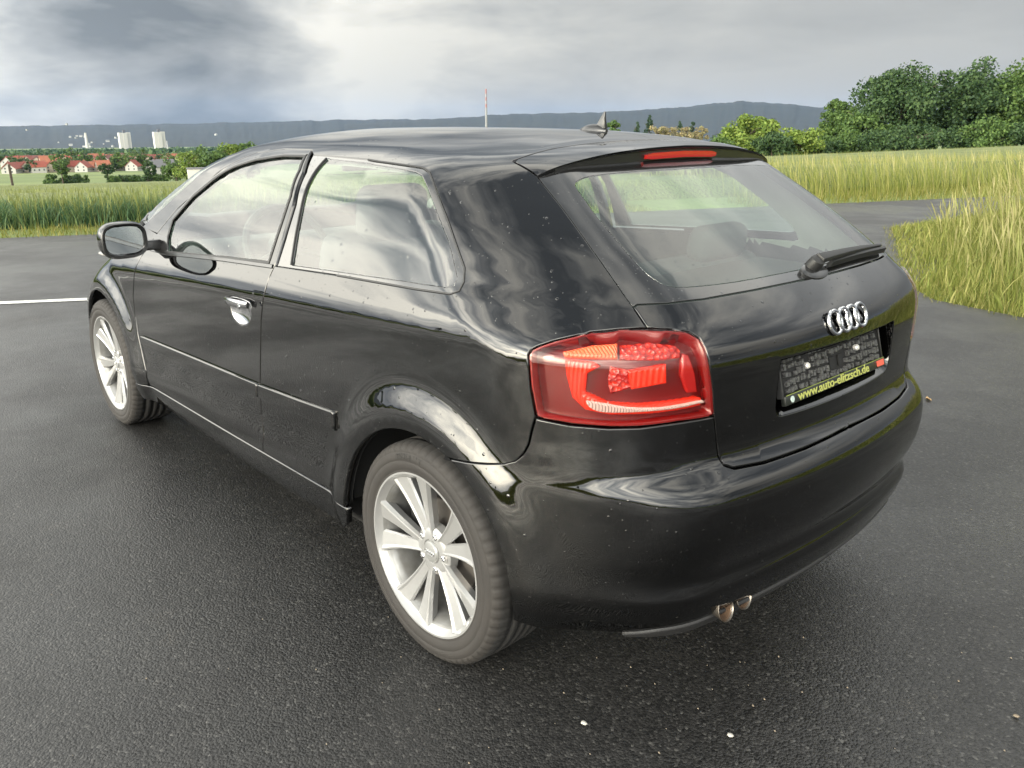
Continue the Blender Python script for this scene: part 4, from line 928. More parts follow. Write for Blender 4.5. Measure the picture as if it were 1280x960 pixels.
# ------------------------------------------------------------------ interior
def rbox(name, c, size, m, bev, rot=0., par=CAR):
    R = [[math.cos(rot), 0, math.sin(rot)], [0, 1, 0], [-math.sin(rot), 0, math.cos(rot)]]
    return MB().box(c, size, R).build(name, m, par, bevel=bev, seg=4)
def interior():
    for y in (.36, -.36):
        s = rbox('front_seat', (1.25, y, .52), (.52, .50, .16), M_SEAT, .06)
        rbox('seat_backrest', (.93, y, .80), (.15, .50, .58), M_SEAT, .065, -.32, s); rbox('seat_headrest', (.815, y, 1.135), (.10, .27, .20), M_SEAT, .045, -.2, s)
    b = rbox('rear_bench', (.30, 0, .52), (.45, 1.15, .16), M_SEAT, .05)
    rbox('bench_backrest', (.02, 0, .78), (.14, 1.15, .48), M_SEAT, .05, -.3, b)
    for y in (.34, -.34): rbox('rear_headrest', (-.06, y, 1.055), (.09, .26, .12), M_SEAT, .04, -.2, b)
    rbox('parcel_shelf', (-.32, 0, .985), (.42, 1.02, .02), M_DASH, .008)
    rbox('dashboard', (2.02, 0, .82), (.50, 1.36, .24), M_DASH, .08, .1)
    rbox('instrument_hood', (1.80, .36, .93), (.16, .36, .07), M_DASH, .03)
    st = MB(); ax = np.array([-.90, 0, .42]); torus(st, (1.62, .36, .93), .182, .016, ax, (0, 0, 1), 40, 8)
    w = st.build('steering_wheel', M_DASH, CAR)
    MB().lathe([(0, -.03), (.055, -.03), (.07, 0), (.06, .05)], 20, 'x', (1.64, .36, .925)).build('wheel_hub', M_DASH, w)
    for a in (-20, 200, 270):
        t = math.radians(a); u = np.array([.42, 0, .90]); p = np.array([1.63, .36, .93])+(np.array([0, 1, 0])*math.cos(t)+u*math.sin(t))*.175
        MB().tube([(1.64, .36, .925), p], [.018, .014], 6).build('wheel_spoke', M_CHROME if a == 270 else M_DASH, w)
    rbox('interior_mirror', (1.55, 0, 1.27), (.03, .22, .06), M_DASH, .012)
    rbox('gear_console', (1.55, 0, .50), (.9, .22, .30), M_DASH, .04)
interior()
# ================================================================== the setting
TH = np.array([-.377, -.926]); NH = np.array([.926, -.377]); S0 = 10.51       # along and across the field road
def st(x, y): return x*NH[0]+y*NH[1]-S0, x*TH[0]+y*TH[1]
def xy(s, t): return (s+S0)*NH[0]+t*TH[0], (s+S0)*NH[1]+t*TH[1]
def row_z(px, py, dist):
    """height of the sight line through an image row at a distance"""
    d = CR*((px-640)/FPX)+CU*((480-py)/FPX)+CF; return CAM_P[2]+d[2]/np.hypot(d[0], d[1])*dist
_tab = [(-60, 0), (-5, 0), (1.2, 0), (4, -.12)]
for dd, yy in ((60, 232.5), (120, 230.5), (200, 229), (400, 214.5), (600, 207), (1000, 197), (2000, 190), (3600, 184)):
    _tab.append((dd*.985-9.2, row_z(100, yy, dd)-(.5 if dd < 250 else 0)))
_tab.append((9000, _tab[-1][1]))
TZ_S = np.array([a for a, b in _tab]); TZ_Z = np.array([b for a, b in _tab])
def terrain(x, y):
    s, t = st(x, y); z = np.interp(s, TZ_S, TZ_Z)
    return z+.0185*np.clip(t, 0, 260)*np.clip(s/30, 0, 1)*np.clip(1-(s-200)/300, 0, 1)

# ---- materials of the ground
def ground_mat():
    m, nt, b = nodes('field_ground'); N = nt.nodes.new; L = nt.links.new; tc = N('ShaderNodeTexCoord')
    n1 = N('ShaderNodeTexNoise'); n1.inputs['Scale'].default_value = .03; n1.inputs['Detail'].default_value = 8; L(tc.outputs['Object'], n1.inputs[0])
    r = N('ShaderNodeValToRGB'); e = r.color_ramp.elements; e[0].position = .35; e[0].color = (.10, .15, .035, 1); e[1].position = .65; e[1].color = (.20, .25, .065, 1); L(n1.outputs[0], r.inputs[0])
    n2 = N('ShaderNodeTexNoise'); n2.inputs['Scale'].default_value = 3; n2.inputs['Detail'].default_value = 6; L(tc.outputs['Object'], n2.inputs[0])
    mx = N('ShaderNodeMix'); mx.data_type = 'RGBA'; mx.blend_type = 'MULTIPLY'; mx.inputs[0].default_value = .5; L(r.outputs[0], mx.inputs[6]); L(n2.outputs[0], mx.inputs[7]); L(mx.outputs[2], b.inputs['Base Color'])
    b.inputs['Roughness'].default_value = .9; bp = N('ShaderNodeBump'); bp.inputs['Distance'].default_value = .08; L(n2.outputs[0], bp.inputs['Height']); L(bp.outputs[0], b.inputs['Normal']); return m
def asphalt_mat():
    m, nt, b = nodes('wet_asphalt'); N = nt.nodes.new; L = nt.links.new; tc = N('ShaderNodeTexCoord')
    def noise(sc, det=6, rough=.6):
        n = N('ShaderNodeTexNoise'); n.inputs['Scale'].default_value = sc; n.inputs['Detail'].default_value = det; n.inputs['Roughness'].default_value = rough; L(tc.outputs['Object'], n.inputs[0]); return n.outputs[0]
    def rng(v, a, b_, c, d):
        r = N('ShaderNodeMapRange'); L(v, r.inputs[0])
        for i, k in enumerate((a, b_, c, d)): r.inputs[i+1].default_value = k
        return r.outputs[0]
    def mth(op, a, b_):
        n = N('ShaderNodeMath'); n.operation = op
        for i, v in enumerate((a, b_)):
            if isinstance(v, float): n.inputs[i].default_value = v
            else: L(v, n.inputs[i])
        return n.outputs[0]
    v = N('ShaderNodeTexVoronoi'); v.inputs['Scale'].default_value = 140; L(tc.outputs['Object'], v.inputs['Vector'])
    v2 = N('ShaderNodeTexVoronoi'); v2.inputs['Scale'].default_value = 300; L(tc.outputs['Object'], v2.inputs['Vector'])
    sp = N('ShaderNodeSeparateColor'); L(v.outputs['Color'], sp.inputs[0])
    stone = N('ShaderNodeValToRGB'); e = stone.color_ramp.elements; e[0].color = (.011, .011, .011, 1); e[1].color = (.038, .037, .0355, 1); e.new(.93).color = (.036, .035, .034, 1); e[2].position = 1; e[2].color = (.085, .083, .078, 1); L(sp.outputs[0], stone.inputs[0])
    big = noise(.7, 5); mid = noise(5, 6)
    dk = N('ShaderNodeMix'); dk.data_type = 'RGBA'; dk.blend_type = 'MULTIPLY'; dk.inputs[0].default_value = .55; L(stone.outputs[0], dk.inputs[6]); L(mid, dk.inputs[7])
    # sandy grit lying in patches
    gp = rng(noise(2.3, 7, .7), .60, .72, 0., .55); gs = rng(noise(160, 2), .55, .62, 0., 1.)
    gr = N('ShaderNodeMix'); gr.data_type = 'RGBA'; L(mth('MULTIPLY', gp, gs), gr.inputs[0]); L(dk.outputs[2], gr.inputs[6]); gr.inputs[7].default_value = (.17, .145, .11, 1)
    L(gr.outputs[2], b.inputs['Base Color'])
    wet = rng(big, .40, .60, .0, 1.)
    L(rng(wet, 0., 1., .54, .30), b.inputs['Roughness']); b.inputs['Specular IOR Level'].default_value = .48
    hgt = mth('ADD', mth('MULTIPLY', v.outputs['Distance'], -.9), mth('MULTIPLY', v2.outputs['Distance'], -.35)); hgt = mth('ADD', hgt, mth('MULTIPLY', noise(38, 4), .30))
    bp = N('ShaderNodeBump'); bp.inputs['Strength'].default_value = .6; bp.inputs['Distance'].default_value = .0036; L(hgt, bp.inputs['Height']); L(bp.outputs[0], b.inputs['Normal'])
    return m
M_GROUND = ground_mat(); M_ASPH = asphalt_mat()
M_LINE = mat('road_paint', (.62, .62, .58), .45, noise=(30, .6, (.20, .20, .19)), bump=(120, .4, .003))
def build_ground():
    u = np.linspace(-1, 1, 190); g = np.sinh(u*7.2)/math.sinh(7.2)*9000
    X, Y = np.meshgrid(g+4, g-2); n = len(g)
    s, t = st(X, Y); Z = terrain(X, Y)-.05*(s < .6)
    V = np.stack([X, Y, Z], -1).reshape(-1, 3); i = np.arange(n*n).reshape(n, n)
    F = np.stack([i[:-1, :-1], i[:-1, 1:], i[1:, 1:], i[1:, :-1]], -1).reshape(-1, 4)
    link('ground', mesh_np('ground', V, F, True), M_GROUND, kind='structure')
    # asphalt lot and field road
    q = [xy(0, -70), xy(0, 90), xy(-2.75, 90), xy(-2.75, 12.6), xy(-3.4, 11.9), (1.5, -5.75), (1.05, -5.25), (.27, -5.05), (-2, -4.9), (-14, -4.4), (-18, 4), (-12, 10.5), (-2, 12), (6, 18), xy(-5.5, -40), xy(-5.5, -70)]
    mb = MB(); k = len(q); mb.add([(a, b, 0.) for a, b in q]+[(a, b, -.08) for a, b in q], [tuple(range(k))[::-1]]+[(i, (i+1) % k, k+(i+1) % k, k+i) for i in range(k)])
    me = mb.mesh('asphalt', smooth=False); link('asphalt_road', me, M_ASPH, kind='structure')
    a, b = np.array((6.366, .667)), np.array((6.049, .121)); d = (b-a)/np.linalg.norm(b-a); a = a-d*14; b = a+d*18.5; w = np.array([-d[1], d[0]])*.06
    # worn edge line, lying 4 mm above the asphalt
    pts = [(a+(b-a)*i/120) for i in range(121)]; rs = np.random.default_rng(3)
    V = []; 
    for p in pts: V += [(*(p+w*(1+rs.uniform(-.12, .08))), .004), (*(p-w*(1+rs.uniform(-.12, .08))), .004)]
    link('road_line', mesh_np('road_line', V, np.array([(2*i, 2*i+1, 2*i+3, 2*i+2) for i in range(120)])), M_LINE, kind='structure')
build_ground()

# ------------------------------------------------------------------ grass and crops
def blades(name, x, y, z, h, lean, width, m, seed=1, seg=3, head=0., label=None, dirw=None):
    """one strip of seg quads per blade, tapered and bent; returns ONE object"""
    r = np.random.default_rng(seed); n = len(x); a = r.uniform(0, 2*math.pi, n); ln = lean*r.uniform(.3, 1.6, n)*h
    lx, ly = np.cos(a)*ln, np.sin(a)*ln
    if dirw is not None: lx = lx*.6+dirw[0]*h*lean*r.uniform(.3, 1.2, n); ly = ly*.6+dirw[1]*h*lean*r.uniform(.3, 1.2, n)
    b = a+r.uniform(.9, 2.2, n); wx, wy = np.cos(b)*width*.5, np.sin(b)*width*.5; L = []
    for k in range(seg+1):
        f = k/seg; q = f**1.8; tw = (1-f)**.7+.02 if head == 0 else np.where(f > .62, 1+head*math.sin(math.pi*min(1, max(0., (f-.62)/.38))), .8)*(1 if f < 1 else .1)
        px, py, pz = x+lx*q, y+ly*q, z+h*(f-.16*lean*q)
        L += [np.stack([px-wx*tw, py-wy*tw, pz], 1), np.stack([px+wx*tw, py+wy*tw, pz], 1)]
    V = np.stack(L, 1).reshape(-1, 3); base = (np.arange(n)*(2*seg+2))[:, None]
    F = np.concatenate([base+np.array([2*k, 2*k+1, 2*k+3, 2*k+2]) for k in range(seg)], 1).reshape(-1, 4)
    return mesh_np(name, V, F)
def stuff(name, meshes, label, cat):
    """join several meshes of one kind of growth into one object"""
    V, F, mi, mats, b = [], [], [], [], 0
    for k, (me, m) in enumerate(meshes):
        c = np.empty(len(me.vertices)*3, np.float32); me.vertices.foreach_get('co', c); V.append(c.reshape(-1, 3))
        f = np.empty(len(me.loops), np.int32); me.loops.foreach_get('vertex_index', f); f = f.reshape(-1, 4)+b; F.append(f); b += len(me.vertices); mi.append(np.full(len(f), k, np.int32)); mats.append(m); bpy.data.meshes.remove(me)
    me = mesh_np(name, np.vstack(V), np.vstack(F))
    for m in mats: me.materials.append(m)
    me.polygons.foreach_set('material_index', np.concatenate(mi)); o = link(name, me, None, kind='stuff'); tag(o, label, cat); return o
G_DEEP = island_mat('wheat_leaf', [(.035, .085, .045), (.060, .120, .055), (.095, .155, .060), (.15, .20, .075)], .6, .3)
G_EAR = island_mat('wheat_ear', [(.12, .15, .04), (.17, .195, .06), (.22, .235, .08)], .7, .3)
G_LUSH = island_mat('verge_grass', [(.10, .135, .025), (.17, .20, .042), (.25, .265, .068), (.34, .31, .115)], .6, .35)
G_DRY = island_mat('seed_stems', [(.19, .215, .06), (.27, .265, .095), (.34, .31, .15)], .7, .3)
G_LOW = island_mat('low_grass', [(.10, .12, .018), (.17, .18, .03), (.27, .24, .09)], .7, .3)
def canopy_mat():
    m, nt, b = nodes('crop_canopy'); N = nt.nodes.new; L = nt.links.new; tc = N('ShaderNodeTexCoord'); mp = N('ShaderNodeMapping'); L(tc.outputs['Object'], mp.inputs[0])
    mp.inputs['Rotation'].default_value = (0, 0, math.atan2(TH[1], TH[0])); mp.inputs['Scale'].default_value = (1, 1, 1)
    n = N('ShaderNodeTexNoise'); n.inputs['Scale'].default_value = .35; n.inputs['Detail'].default_value = 10; n.inputs['Roughness'].default_value = .72; L(mp.outputs[0], n.inputs[0])
    r = N('ShaderNodeValToRGB'); e = r.color_ramp.elements; e[0].position = .34; e[0].color = (.09, .12, .033, 1); e[1].position = .68; e[1].color = (.18, .20, .062, 1); L(n.outputs[0], r.inputs[0]); L(r.outputs[0], b.inputs['Base Color'])
    b.inputs['Roughness'].default_value = .85; n2 = N('ShaderNodeTexNoise'); n2.inputs['Scale'].default_value = 14; n2.inputs['Detail'].default_value = 6; L(tc.outputs['Object'], n2.inputs[0])
    bp = N('ShaderNodeBump'); bp.inputs['Distance'].default_value = .12; L(n2.outputs[0], bp.inputs['Height']); L(bp.outputs[0], b.inputs['Normal']); return m
M_CAN = canopy_mat()
def crops():
    r = np.random.default_rng(5)
    # left: wheat in front of the village
    n = 26000; t = r.uniform(-17, 6, n); s = 1.0+np.abs(r.normal(0, 1.3, n)); x, y = xy(s, t); z = terrain(x, y)
    A = blades('w', x, y, z, r.uniform(.24, .50, n), .66, .019, G_DEEP, 1, 4)
    n = 9000; t = r.uniform(-17, 6, n); s = 1.0+r.uniform(0, 1, n)**1.6*14; x, y = xy(s, t); B = blades('w', x, y, terrain(x, y), r.uniform(.38, .56, n), .16, .009, G_EAR, 2, 4, head=1.1)
    n = 22000; t = r.uniform(-30, 7, n); s = 2.0+r.uniform(0, 1, n)**1.5*45; x, y = xy(s, t); C = blades('w', x, y, terrain(x, y)+.28, r.uniform(.10, .24, n), .25, .016, G_EAR, 3, 2)
    # standing crop further out, a rolling top
    tt = np.linspace(-260, 12, 120); ss = np.concatenate([np.linspace(2.2, 8, 10), np.geomspace(9, 178, 45)]); T, S = np.meshgrid(tt, ss); X, Y = xy(S, T); Z = terrain(X, Y)+.38+.05*np.sin(T*1.7+S*.9)*np.sin(S*1.3)+r.normal(0, .02, X.shape); Z[0] -= .5
    i = np.arange(X.size).reshape(X.shape); D = mesh_np('w', np.stack([X, Y, Z], -1).reshape(-1, 3), np.stack([i[:-1, :-1], i[:-1, 1:], i[1:, 1:], i[1:, :-1]], -1).reshape(-1, 4))
    stuff('wheat_field', [(A, G_DEEP), (B, G_EAR), (C, G_EAR), (D, M_CAN)], 'green wheat standing in the field across the road, village behind it', 'wheat')
    # right: taller, leaning growth beyond the road
    n = 17000; t = r.uniform(9, 44, n); s = 1.0+r.uniform(0, 1, n)**1.3*6; x, y = xy(s, t); A = blades('w', x, y, terrain(x, y), r.uniform(.45, .85, n), .45, .016, G_LUSH, 4, 3, dirw=(.5, .3))
    n = 4000; t = r.uniform(9, 44, n); s = 1.0+r.uniform(0, 1, n)*8; x, y = xy(s, t); B = blades('w', x, y, terrain(x, y), r.uniform(.65, .95, n), .30, .008, G_DRY, 5, 4, head=1.4, dirw=(.5, .3))
    tt = np.linspace(10, 200, 90); ss = np.concatenate([np.linspace(2.5, 8, 8), np.geomspace(9, 95, 30)]); T, S = np.meshgrid(tt, ss); X, Y = xy(S, T); Z = terrain(X, Y)+.55+r.normal(0, .03, X.shape); Z[0] -= .5
    i = np.arange(X.size).reshape(X.shape); D = mesh_np('w', np.stack([X, Y, Z], -1).reshape(-1, 3), np.stack([i[:-1, :-1], i[:-1, 1:], i[1:, 1:], i[1:, :-1]], -1).reshape(-1, 4))
    n = 14000; t = r.uniform(9, 110, n); s = 5+r.uniform(0, 1, n)**1.5*60; x, y = xy(s, t); C = blades('w', x, y, terrain(x, y)+.45, r.uniform(.15, .32, n), .4, .02, G_EAR, 6, 2)
    stuff('meadow', [(A, G_LUSH), (B, G_DRY), (C, G_EAR), (D, M_CAN)], 'light green meadow of leaning grass before the row of trees', 'meadow')
    # short verge along the far edge of the road
    n = 16000; t = np.concatenate([r.uniform(-17, 6, n//2), r.uniform(8, 46, n//2)]); s = r.uniform(-.06, 1.15, n); x, y = xy(s, t); A = blades('w', x, y, terrain(x, y)-.02, r.uniform(.05, .16, n)*(1+1.1*(t > 8)), .5, .012, G_LOW, 7, 2)
    stuff('road_verge', [(A, G_LOW)], 'short yellowish grass strip along the far edge of the road', 'grass')
    # tall grass island beside the lot
    ed = np.array([(-16, -4.35), (-2, -4.9), (.27, -5.05), (1.05, -5.25), (1.5, -5.75), (3.55, -10.0), (3.4, -11.2), xy(-2.75, 14), xy(-2.75, 40), (-16, -40)])
    def samp(n, box, dens=None):
        p = np.stack([r.uniform(box[0], box[1], n), r.uniform(box[2], box[3], n)], 1); return p[inside(p, [ed])]
    def edist(p):
        d = np.full(len(p), 9.)
        for a, b in zip(ed[:-2], ed[1:-1]):
            ab = b-a; u = np.clip(((p-a)@ab)/(ab@ab), 0, 1); d = np.minimum(d, np.linalg.norm(p-a-u[:, None]*ab, axis=1))
        return d
    p = samp(60000, (-2.5, 4, -13.5, -4.7)); d = edist(p); k = np.clip((d-.15)/2.0, 0, 1)
    hh = (.10+.55*k+.65*np.clip((d-1.1)/1.5, 0, 1))*r.uniform(.55, 1.25, len(p)); A = blades('w', p[:, 0], p[:, 1], np.full(len(p), -.02), hh, .60, .0095, G_LUSH, 8, 4, dirw=(.0, .4))
    q = samp(4200, (-2.5, 4, -13.5, -4.7)); d = edist(q); q = q[d > .5]; d = d[d > .5]
    B = blades('w', q[:, 0], q[:, 1], np.full(len(q), -.02), (.45+1.10*np.clip((d-.5)/1.7, 0, 1))*r.uniform(.75, 1.15, len(q)), .42, .006, G_DRY, 9, 5, head=1.6, dirw=(.25, .25))
    p2 = samp(26000, (-16, 4, -30, -4.3)); d = edist(p2); C = blades('w', p2[:, 0], p2[:, 1], np.full(len(p2), -.02), (.12+.75*np.clip(d/2.2, 0, 1))*r.uniform(.6, 1.2, len(p2)), .55, .022, G_LUSH, 10, 3)
    p3 = np.stack([r.uniform(-2.5, 4, 60000), r.uniform(-12, -4.6, 60000)], 1); d = edist(p3); io = inside(p3, [ed]); p3 = p3[(io & (d < .5)) | (~io & (d < np.abs(r.normal(0, .07, len(d)))))]; E = blades('w', p3[:, 0], p3[:, 1], np.full(len(p3), -.03), r.uniform(.03, .11, len(p3)), .6, .008, G_LOW, 11, 2)
    stuff('tall_grass', [(A, G_LUSH), (B, G_DRY), (C, G_LUSH), (E, G_LOW)], 'tall uncut grass with pale seed heads beside the asphalt', 'grass')
    # verge behind the photographer
    n = 16000; p = np.stack([r.uniform(-22, 14, n), r.uniform(8, 30, n)], 1); p = p[(p[:, 1] > 11+.18*p[:, 0]+np.where(p[:, 0] > 0, .55*p[:, 0], 0)) & (st(p[:, 0], p[:, 1])[0] < -6)]
    D = blades('w', p[:, 0], p[:, 1], np.full(len(p), -.04), r.uniform(.2, .7, len(p)), .5, .03, G_LUSH, 12, 2)
    stuff('rear_verge', [(D, G_LUSH)], 'rough grass on the open side of the lot', 'grass')
crops()

# ------------------------------------------------------------------ trees
M_BARK = mat('bark', (.075, .058, .042), .9, noise=(6, .8, (.04, .032, .025)))
LEAF = {'dark': island_mat('leaf_dark', [(.016, .036, .014), (.030, .062, .022), (.050, .090, .030), (.075, .12, .040)], .6, .25),
        'mid': island_mat('leaf_mid', [(.030, .060, .016), (.055, .10, .026), (.085, .145, .036), (.12, .18, .05)], .6, .3),
        'light': island_mat('leaf_light', [(.065, .11, .018), (.11, .17, .028), (.16, .225, .04), (.21, .26, .06)], .6, .3),
        'fir': island_mat('leaf_fir', [(.014, .032, .018), (.026, .050, .026), (.040, .070, .034)], .7, .1),
        'pale': island_mat('leaf_pale', [(.20, .17, .09), (.28, .22, .12), (.22, .23, .10)], .7, .2)}
def crown_mesh(n, rx, rz, zc, leaf, seed, clumps=45, cone=False, low=.0):
    r = np.random.default_rng(seed); d = r.normal(0, 1, (clumps, 3)); d /= np.linalg.norm(d, axis=1, keepdims=True); rad = r.uniform(.15, 1, clumps)**.45
    if cone:
        hz = r.uniform(0, 1, clumps)**1.2; C = np.stack([d[:, 0]*(1-hz)*rx*.8, d[:, 1]*(1-hz)*rx*.8, zc-rz+2*rz*hz], 1); cr = (.10+.22*(1-hz))*rx*1.3
    else:
        C = d*rad[:, None]*np.array([rx*.80, rx*.80, rz*.80]); C[:, 2] = np.where(C[:, 2] < 0, C[:, 2]*(1-low), C[:, 2])+zc; cr = r.uniform(.18, .36, clumps)*rx
    k = r.integers(0, clumps, n); e = r.normal(0, 1, (n, 3)); e /= np.linalg.norm(e, axis=1, keepdims=True); q = r.uniform(0, 1, n)**.4
    P = C[k]+e*q[:, None]*cr[k][:, None]*np.array([1, 1, .75])
    a = r.normal(0, 1, (n, 3)); a[:, 2] *= .6; nrm = a+e*.8+np.array([0, 0, .5]); nrm /= np.linalg.norm(nrm, axis=1, keepdims=True)
    u = np.cross(nrm, r.normal(0, 1, (n, 3))); u /= np.linalg.norm(u, axis=1, keepdims=True); v = np.cross(nrm, u); sz = leaf*r.uniform(.55, 1.4, n)[:, None]
    V = np.stack([P-u*sz*.5, P-v*sz*.32, P+u*sz*.5, P+v*sz*.32], 1).reshape(-1, 3); F = np.arange(4*n).reshape(n, 4)
    return mesh_np('crown', V, F)
def trunk_mesh(h, r0, limbs, rx, zc, seed):
    rs = np.random.default_rng(seed); mb = MB(); top = np.array([rs.normal(0, .03)*h, rs.normal(0, .03)*h, zc+.2*h]); mb.tube([(0, 0, -.4), (0, 0, .12*h), tuple(top*.5), tuple(top)], [r0*1.35, r0, r0*.7, r0*.2], 8)
    for i in range(limbs):
        a = i*2.4+rs.uniform(0, .6); b = top*rs.uniform(.35, .85); e = b+np.array([math.cos(a)*rx*.7, math.sin(a)*rx*.7, rs.uniform(.12, .3)*h]); mb.tube([b, (b+e)/2+np.array([0, 0, .03*h]), e], [r0*.42, r0*.28, r0*.08], 6)
    return mb.mesh('trunk')
def tree_kit(h, w, kind, n, leaf, seed, clumps=45, cone=False, base=.16, low=0.):
    zc = h*(.5+base/2); rz = h*(.5-base/2)
    return crown_mesh(n, w/2, rz, zc, leaf, seed, clumps, cone, low), trunk_mesh(h, h*.020+.05, 7, w/2, zc, seed+1), LEAF[kind]
def place_tree(kit, x, y, z, label, group=None, name='tree', sc=1., rz=0., cat='tree'):
    cm, tm, m = kit; T = bpy.data.objects.new(name, None); COL.objects.link(T); T.location = (x, y, z); T.scale = (sc, sc, sc); T.rotation_euler = (0, 0, rz)
    link('crown', cm, m, T); link('trunk', tm, M_BARK, T); return tag(T, label, cat, group)
def right_trees():
    L = [(1122, 108, 12.6, 11.8, 'dark', 17000, 'tall dark broadleaf with a domed crown beside the leaning bushy tree', 1.),
         (1206, 112, 13.0, 12.2, 'dark', 17000, 'tall dark broadleaf with a wide flat crown next to the domed one', 1.),
         (1292, 112, 12.2, 11.5, 'mid', 13000, 'tall spreading mid green broadleaf beyond the wide flat crown', 1.),
         (1048, 118, 9.6, 5.8, 'mid', 8000, 'narrow upright tree between the bushes and the tall dark trees', 1.),
         (1082, 104, 7.4, 6.2, 'mid', 7000, 'medium green bushy tree leaning on the domed tree', .8),
         (938, 96, 6.2, 9.0, 'light', 11000, 'broad bright green tree at the low end of the row', .7),
         (900, 90, 4.0, 4.4, 'mid', 4500, 'low green bush next to the roof edge of the car', .8),
         (968, 90, 4.2, 5.0, 'dark', 6000, 'low dark bush in front of the bright green tree', .8),
         (1003, 92, 5.0, 5.2, 'light', 6500, 'rounded light green bush next to the broad bright tree', .9),
         (1032, 97, 3.4, 4.4, 'dark', 4500, 'small dark bush under the narrow upright tree', .8),
         (1150, 100, 4.6, 6.5, 'dark', 5000, 'dark undergrowth bush beneath the domed tree', .8),
         (1166, 118, 6.4, 7.0, 'dark', 5000, 'dark tree filling the gap between the two tallest', .8),
         (1240, 102, 5.0, 7.0, 'mid', 5000, 'green undergrowth bush beneath the wide crown', .8),
         (1100, 99, 4.4, 6.5, 'dark', 5000, 'dark leafy bush at the foot of the leaning tree', .8),
         (1205, 103, 4.2, 6.5, 'dark', 5000, 'dark leafy bush at the foot of the gap tree', .8),
         (1275, 104, 4.6, 7.0, 'dark', 5000, 'dark leafy bush at the foot of the end tree', .8),
         (1062, 100, 4.0, 6.0, 'mid', 4500, 'mid green bush next to the narrow upright tree', .8)]
    for i, (px, d, h, w, kind, n, lab, low) in enumerate(L):
        x, y = bearing(px, d); z = float(terrain(x, y))
        h *= .82 if h > 5.5 else .70; place_tree(tree_kit(h, w, kind, n, .36 if h > 5 else .28, 100+i*7, 70 if h > 6.5 else 36, base=.03 if h > 6.5 else .0, low=.0), x, y, z, lab, 'trees at the end of the meadow', 'broadleaf_tree' if h > 4.4 else 'bush', cat='tree' if h > 4.4 else 'bush')
    x, y = bearing(768, 230); place_tree(tree_kit(8.6, 5.4, 'mid', 2600, .55, 301, 30), x, y, row_z(768, 167, 230)-4.4, 'small round tree seen over the roof beside the antenna')
    for k, (px, d, h) in enumerate(((812, 240, 9.), (797, 250, 7.6), (850, 235, 7.4), (866, 240, 7.8))):
        x, y = bearing(px, d); place_tree(tree_kit(h, h*.52, 'fir', 1800, .5, 320+k, 40, True), x, y, row_z(px, 168, d)-4, ['pointed dark conifer over the roof, tallest of the four', 'short dark conifer next to the tallest one', 'dark conifer among the pale bushes', 'dark conifer nearest the bright green tree'][k], 'conifers beyond the meadow', 'conifer')
    for k, (px, d, h) in enumerate(((822, 225, 6.2), (838, 228, 6.6), (858, 226, 6.4), (876, 230, 6.0))):
        x, y = bearing(px, d); place_tree(tree_kit(h, h*.9, 'pale', 1300, .5, 340+k, 26, base=0), x, y, row_z(px, 170, d)-3, 'pale straw-coloured bush between the conifers', 'pale bushes beyond the meadow', 'bush', cat='bush')
right_trees()
def left_trees():
    for k, (px, d, h, w, lab) in enumerate(((67, 196, 5.4, 3.4, 'slim young tree standing clear of the hedge'), (125, 198, 5.2, 3.6, 'round young tree rising from the hedge, dark'), (180, 197, 5.0, 3.4, 'round young tree rising from the hedge beside the white house'))):
        x, y = bearing(px, d); place_tree(tree_kit(h, w, 'dark' if k else 'mid', 1800, .34, 400+k, 30, base=.22), x, y, float(terrain(x, y)), lab, 'young trees in the hedge')
    kits = [tree_kit(2.3, 3.6, c, 900, .34, 420+i, 18, base=0) for i, c in enumerate(('mid', 'dark', 'mid'))]
    r = random.Random(8)
    for k in range(30):
        px = 92+k*5.2 if k > 6 else 52+k*6.2
        if 200 < px < 236: continue
        x, y = bearing(px, 200+r.uniform(-5, 5)); place_tree(kits[k % 3], x, y, float(terrain(x, y))-.2, 'low green shrub in the hedge below the village', 'hedge shrubs below the village', 'shrub', r.uniform(.6, 1.15), r.uniform(0, 6), 'shrub')
    kb = [tree_kit(6.4, 6.6, c, 2600, .42, 440+i, 34, base=.04) for i, c in enumerate(('mid', 'light', 'mid'))]
    for k, (px, d, sc) in enumerate(((212, 178, .85), (228, 172, 1.0), (246, 176, 1.05), (262, 170, 1.2), (282, 174, 1.25), (304, 178, 1.3))):
        x, y = bearing(px, d); place_tree(kb[k % 3], x, y, float(terrain(x, y))-.3, 'dense bushy tree in the clump between the white house and the car', 'trees in the clump by the white shed', 'tree', sc, k*1.3)
left_trees()

